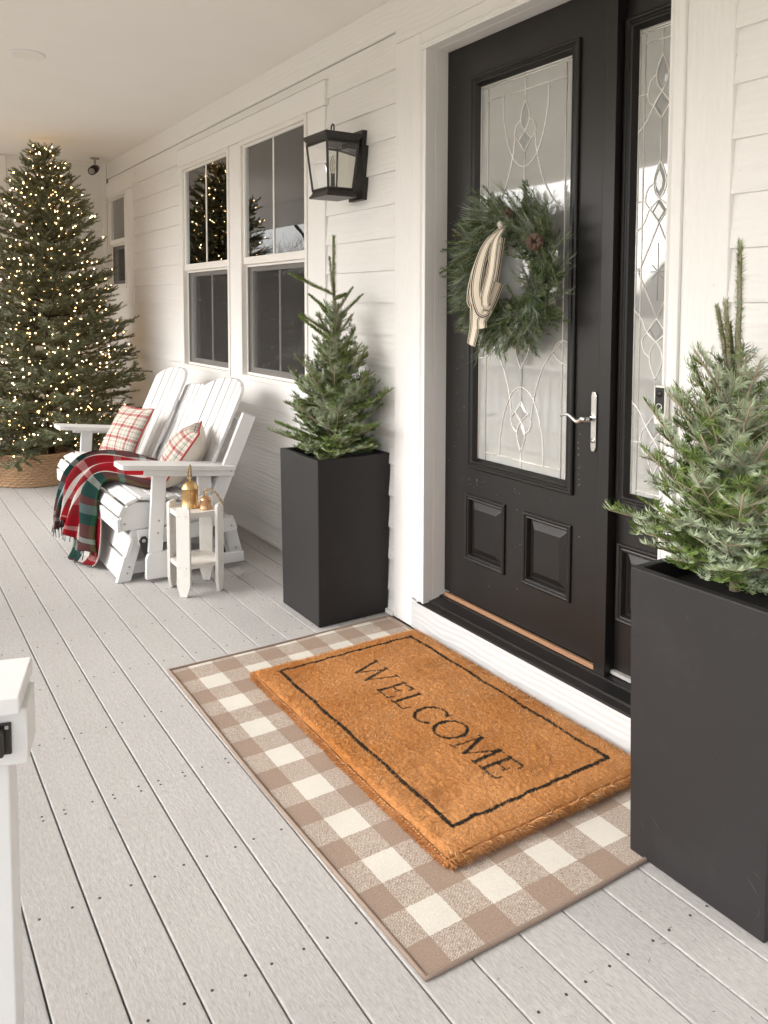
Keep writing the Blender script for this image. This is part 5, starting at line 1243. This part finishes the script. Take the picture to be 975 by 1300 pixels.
# ================================================================ SIDE TABLE
tb = empty('side_table', (-4.19, 1.475, 0), 'small whitewashed wooden plant stand with four plank legs in front of the bench arm', 'side table')
cx0, cy0 = -4.195, 1.482; hh = .118; ch_ = .052
def octo(h, c_): return [(cx0-h+c_, cy0-h), (cx0+h-c_, cy0-h), (cx0+h, cy0-h+c_), (cx0+h, cy0+h-c_), (cx0+h-c_, cy0+h), (cx0-h+c_, cy0+h), (cx0-h, cy0+h-c_), (cx0-h, cy0-h+c_)]
MB().prism(octo(hh, ch_), 'z', .424, .450).build('top_board', M['washx'], tb, bevel=.002)
MB().prism(octo(hh, ch_), 'z', .150, .172).build('lower_shelf', M['washx'], tb, bevel=.002)
dd = (hh-ch_/2)*math.sqrt(2)
for i in range(4):
    a = PI/4+i*PI/2; n_ = Vector((cos(a), sin(a), 0)); t_ = Vector((-sin(a), cos(a), 0)); c_ = Vector((cx0, cy0, 0))
    o2 = MB(); w2_ = .0385; pts = [(-w2_, .065), (-w2_*.52, .003), (w2_*.52, .003), (w2_, .065), (w2_, .472), (w2_*.8, .482), (-w2_*.8, .482), (-w2_, .472)]
    vs = [c_+t_*p[0]+n_*(dd+.001)+Vector((0, 0, p[1])) for p in pts]+[c_+t_*p[0]+n_*(dd+.019)+Vector((0, 0, p[1])) for p in pts]; n = 8
    o2.add(vs, [tuple(range(n))[::-1], tuple(range(n, 2*n))]+[(j, (j+1) % n, n+(j+1) % n, n+j) for j in range(n)])
    lg = o2.build('leg', M['wash'], tb, bevel=.002)
    nl_ = MB()
    for u_ in (-.018, .018):
        for z in (.437, .161):
            p = c_+t_*u_+n_*(dd+.0192)+Vector((0, 0, z)); nl_.tube([p, p+n_*.0008], .0028, 6)
    nl_.build('nail_heads', M['steel'], lg)

# ================================================================ BELLS
def bell(loc, r_, h, mat, label, rope_pts, slots=True):
    b_ = empty('metal_bell', loc, label, 'bell'); x, y, z = loc
    MB().lathe([(r_*1.10, 0), (r_*1.12, .006), (r_*1.0, .012), (r_*.97, h*.70), (r_*1.04, h*.71), (r_*1.0, h*.74), (r_*.80, h*.86), (r_*.45, h*.96), (r_*.18, h), (0, h*1.005)], loc, 30).build('body', M[mat], b_)
    MB().tube([(x+.012*cos(2*PI*i/14), y, z+h+.010+.012*sin(2*PI*i/14)) for i in range(14)], .003, 6, closed=True).build('ring', M[mat], b_)
    rp = MB(); P_ = [Vector(p) for p in rope_pts]
    for ph in (0, PI):
        pts = []
        for i in range(len(P_)-1):
            for j in range(6):
                t = j/6; p = P_[i].lerp(P_[i+1], t); a = (i*6+j)*.9+ph; pts.append(p+Vector((cos(a)*.003, sin(a)*.003, sin(a)*.002)))
        rp.tube(pts, .0042, 6)
    rp.build('rope', M['rope'], b_)
    if slots:
        a = math.atan2(-y, -x)
        for q in (.25, .45, .62):
            MB().tube([(x+r_*.96*cos(a), y+r_*.96*sin(a), z+h*q), (x+(r_*1.0+.003)*cos(a), y+(r_*1.0+.003)*sin(a), z+h*q)], .005, 8).build('rivet', M[mat], b_)
    return b_
bell((-4.215, 1.462, .451), .046, .145, 'brass', 'larger brass cylinder bell with a rope loop on the side table', [(-4.215, 1.462, .60), (-4.232, 1.455, .625), (-4.225, 1.46, .66), (-4.212, 1.462, .683), (-4.204, 1.464, .655), (-4.214, 1.468, .62), (-4.235, 1.455, .605)])
bell((-4.135, 1.520, .451), .030, .072, 'copper', 'smaller coppery bell with its rope trailing over the table edge', [(-4.135, 1.520, .525), (-4.150, 1.515, .545), (-4.140, 1.53, .555), (-4.120, 1.545, .555), (-4.098, 1.565, .54), (-4.080, 1.585, .50), (-4.068, 1.60, .475)], False)

# ================================================================ WREATH
wt = empty('door_wreath', (-2.50, 2.26, 1.68), 'frosted evergreen wreath with striped ribbon and pine cones hanging on the black door', 'wreath')
rd = random.Random(17); short = []; longn = []; fat = []; ww = MB(); WC = Vector((-2.515, 2.225, 1.685)); 
for i in range(520):
    th0 = rd.uniform(0, 2*PI); rr_ = rd.uniform(.150, .255); base = WC+Vector((rr_*cos(th0), rd.uniform(-.02, .02), rr_*sin(th0)))
    kind_ = rd.random(); out_d = Vector((cos(th0), 0, sin(th0))); tan_d = Vector((-sin(th0), 0, cos(th0)))*(1 if rd.random() < .72 else -1)
    left = cos(th0) < 0
    mixo = rd.uniform(.25, 1.1); d = (tan_d*rd.uniform(.3, 1)+out_d*mixo*(1 if rd.random() < .86 else -.5)+Vector((0, -rd.uniform(.05, .75), -.15))).normalized()
    L = rd.uniform(.09, .175)
    if kind_ < .42: short.append((base, base+d*L, (0, -1, .2), 1)); ww.tube([base, base+d*L], [.0022, .001], 4)
    elif kind_ < .82:
        longn.append((base, base+d*L*.85, (0, -1, .2), rd.uniform(.8, 1.2)))
    else: fat.append((base, base+d*L*.75, (0, -1, .2), 1)); ww.tube([base, base+d*L*.75], [.0022, .001], 4)
for i in range(230):       # core filling
    th0 = rd.uniform(0, 2*PI); rr_ = rd.uniform(.15, .25); b0_ = WC+Vector((rr_*cos(th0), rd.uniform(-.01, .03), rr_*sin(th0)))
    d = Vector((rd.uniform(-1, 1), rd.uniform(-.7, .0), rd.uniform(-1, 1))).normalized(); short.append((b0_, b0_+d*.08, (0, -1, .1), 1))
def keep_front(V):
    V[:, 1] = np.minimum(V[:, 1], 2.268); dx, dz = V[:, 0]-WC.x, V[:, 2]-WC.z; r_ = np.hypot(dx, dz)+1e-6
    rn = np.where(r_ < .125, .125+(r_-.125)*.25, r_); V[:, 0] = WC.x+dx*rn/r_; V[:, 2] = WC.z+dz*rn/r_; return V
V, F_ = needles(short, .0014, .023, .0029, 'round', 3, True, 48); link('fir_sprigs', npmesh('fir_sprigs', keep_front(V), F_, M['wneedle']), wt)
V, F_ = needles(longn, .0036, .062, .0021, 'round', 4, True, 27); link('long_pine_sprigs', npmesh('long_pine_sprigs', keep_front(V), F_, M['wlong']), wt)
k = needle_mat('olive_tip_needles', (.24, .26, .14), (.38, .39, .25), (.36, .38, .27)); M['olive'] = k
V, F_ = needles(fat, .0011, .017, .0026, 'round', 6, True, 40); link('thick_sprigs', npmesh('thick_sprigs', keep_front(V), F_, M['olive']), wt)
ww.build('twigs', M['wood'], wt)
MB().tube([WC+Vector((.20*cos(2*PI*i/40), .015, .20*sin(2*PI*i/40))) for i in range(40)], .022, 6, closed=True).build('ring_core', M['barkdark'], wt)
def pinecone(c, r_, ax, label=None):
    ax = Vector(ax).normalized(); u = ax.orthogonal().normalized(); v = ax.cross(u); mb = MB(); ga = 2.39996
    for i in range(48):
        t = i/48; a = i*ga; zz_ = (t-.5)*2*r_*1.05; rr2 = r_*math.sqrt(max(.02, 1-(t*1.9-.95)**2))*.55
        rad = u*cos(a)+v*sin(a); p = Vector(c)+ax*zz_+rad*rr2; tip = p+(rad*1.0+ax*.35)*r_*.70; s_ = (u*-sin(a)+v*cos(a))*r_*.27
        mb.add([p-s_*.6, p+s_*.6, tip+s_-rad*r_*.1, tip+ax*r_*.07+rad*r_*.08, tip-s_-rad*r_*.1, tip-ax*r_*.1], [(0, 1, 2, 3, 4), (0, 4, 5), (0, 5, 2, 1), (2, 5, 4, 3)])
    mb.build('pine_cone', M['cone'], wt)
pinecone((-2.255, 2.125, 1.785), .026, (.45, -1, .10)); pinecone((-2.455, 2.165, 1.905), .018, (.2, -.8, .4))
k = NT('ticking_ribbon'); uvn = k.n('UVMap'); sp_ = k.n('SeparateXYZ'); k.l(uvn.outputs[0], sp_.inputs[0])
k.col(k.ramp(sp_.outputs[0], [(0, (.66, .57, .45)), (.07, (.02, .018, .018)), (.16, (.72, .64, .52)), (.22, (.02, .018, .018)), (.27, (.74, .66, .54)), (.73, (.02, .018, .018)), (.78, (.72, .64, .52)), (.84, (.02, .018, .018)), (.93, (.66, .57, .45))], 'CONSTANT')); k.rough(.85, .15); k.bump(k.noise(k.coord(), 400, 2), .3, .001); M['ribbon'] = k.m
rib = empty('x', (0, 0, 0)); bpy.data.objects.remove(rib)
def ribbon(path, width, tw0, tw1, nm='ribbon', w0=1.0):
    """path of (x,y,z); the flat turns from tw0 to tw1 about the run"""
    P_ = [Vector(p) for p in path]; Q = [2*P_[0]-P_[1]]+P_+[2*P_[-1]-P_[-2]]; pts = []
    for i in range(1, len(Q)-2):
        for j in range(8):
            t = j/8; a, b_, c_, d = Q[i-1:i+3]; pts.append(.5*((2*b_)+(-a+c_)*t+(2*a-5*b_+4*c_-d)*t*t+(-a+3*b_-3*c_+d)*t**3))
    pts.append(P_[-1]); n = len(pts); vs = []; uv_ = []
    for i, p in enumerate(pts):
        t = (pts[min(i+1, n-1)]-pts[max(i-1, 0)]).normalized(); f_ = i/(n-1); s_ = Vector((.62, -.78, 0)).cross(t).normalized(); nn_ = t.cross(s_); a = tw0+(tw1-tw0)*f_
        wv_ = s_*cos(a)+nn_*sin(a); ww_ = width*(w0+(1-w0)*min(1, f_*3.5))
        for j in range(5):
            q = j/4; vs.append(p+wv_*(q-.5)*ww_+nn_*.0012*sin(q*PI)); uv_.append((q, f_))
    fs = [(i*5+j, i*5+j+1, i*5+j+6, i*5+j+5) for i in range(n-1) for j in range(4)]
    me = MB().add(vs, fs, 0, True).mesh(nm, M['ribbon']); ul = me.uv_layers.new(name='uv')
    for lp in me.loops: ul.data[lp.index].uv = uv_[lp.vertex_index]
    o = link(nm, me, wt); s2_ = o.modifiers.new('thickness', 'SOLIDIFY'); s2_.thickness = .0012
yR = 2.110
ribbon([(-2.462, 2.16, 1.868), (-2.490, yR, 1.80), (-2.560, yR-.01, 1.68), (-2.602, yR, 1.575), (-2.600, yR+.025, 1.562), (-2.560, yR+.03, 1.66), (-2.49, yR+.04, 1.80)], .058, .15, .3, w0=.3)
ribbon([(-2.462, 2.16, 1.868), (-2.500, yR-.02, 1.78), (-2.545, yR-.03, 1.63), (-2.532, yR-.02, 1.535), (-2.520, yR+.0, 1.535), (-2.49, yR+.01, 1.66), (-2.466, yR+.02, 1.82)], .052, .3, -.3, w0=.3)
ribbon([(-2.460, 2.16, 1.868), (-2.440, yR-.02, 1.80), (-2.455, yR-.03, 1.68), (-2.500, yR-.02, 1.58), (-2.505, yR, 1.545), (-2.47, yR+.02, 1.64)], .046, .7, .2, w0=.3)
ribbon([(-2.590, yR+.02, 1.62), (-2.597, yR+.01, 1.53), (-2.590, yR, 1.46), (-2.612, yR, 1.385)], .050, .1, .6)
ribbon([(-2.510, yR+.02, 1.60), (-2.520, yR+.01, 1.53), (-2.545, yR, 1.49), (-2.532, yR-.01, 1.455)], .044, .5, .1)
MB().tube([(-2.470, 2.13, 1.868), (-2.458, 2.125, 1.874), (-2.452, 2.13, 1.862), (-2.462, 2.122, 1.855)], .009, 8).build('ribbon_knot', M['linen'], wt)

# ================================================================ RAILING END AT THE STEPS
ang = PI-.285; e1 = Vector((cos(ang), sin(ang), 0)); e2 = Vector((-e1.y*-1*0-sin(PI-ang), -cos(PI-ang)*-1*-1, 0))
e1 = Vector((-.960, .280, 0)); e2 = Vector((-.280, -.960, 0)); O_ = Vector((-1.415, .195, 0))
gp = empty('handrail_post', O_+e2*.09+e1*.08, 'white handrail end with a flat cap and black metal bracket at the left edge', 'railing')
def obox(u0, u1, v0, v1, z0, z1, nm, mat, bv=.003):
    vs = [O_+e1*u+e2*v+Vector((0, 0, z)) for z in (z0, z1) for u, v in ((u0, v0), (u1, v0), (u1, v1), (u0, v1))]
    return MB().add(vs, [(0, 1, 2, 3), (7, 6, 5, 4), (0, 4, 5, 1), (1, 5, 6, 2), (2, 6, 7, 3), (3, 7, 4, 0)]).build(nm, M[mat], gp, bevel=bv)
obox(0, .163, 0, .62, .872, .902, 'cap_board', 'whitex'); obox(.022, .125, -.008, .60, .775, .8715, 'rail_beam', 'white')
obox(.035, .120, .024, .109, .002, .7745, 'post', 'white')
br_ = obox(.017, .0215, .016, .062, .797, .852, 'rail_bracket', 'blackmetal', .002); obox(.0, .017, .026, .050, .80, .845, 'bracket_arm', 'blackmetal', .004)
obox(.0145, .0165, .020, .026, .842, .848, 'bracket_screw', 'steel', .001)
bpy.context.view_layer.update()
# loose bits on the boards: fallen needles and grit
M['grit'] = painted('debris', (.10, .075, .05), None, .9)
rd = random.Random(41); gm_ = MB()
for i in range(420):
    c_ = rd.choice([(-3.5, 1.7, .35, .10), (-1.3, 1.62, .3, .12), (-2.3, .8, 1.2, .4), (-4.0, 1.2, .8, .5), (-1.2, 1.2, .4, .3)])
    x, y = rd.gauss(c_[0], c_[2]), rd.gauss(c_[1], c_[3])
    if (-3.32 < x < -1.40 and y > 1.0) or y > 2.14 or y < .1 or (-3.77 < x < -3.33 and y > 1.78) or (x > -1.49 and y > 1.78): continue
    a = rd.uniform(0, 2*PI); L = rd.uniform(.003, .016) if rd.random() < .6 else rd.uniform(.001, .003); w3 = .0006 if L > .003 else L*.6; u = Vector((cos(a), sin(a), 0)); v = Vector((-sin(a), cos(a), 0)); p = Vector((x, y, .0012))
    gm_.add([p-v*w3, p+u*L-v*w3*.4, p+u*L+v*w3*.4+Vector((0, 0, .001)), p+v*w3], [(0, 1, 2, 3)])
gm_.build('fallen_needles', M['grit'], kind='stuff')
bpy.context.view_layer.update()
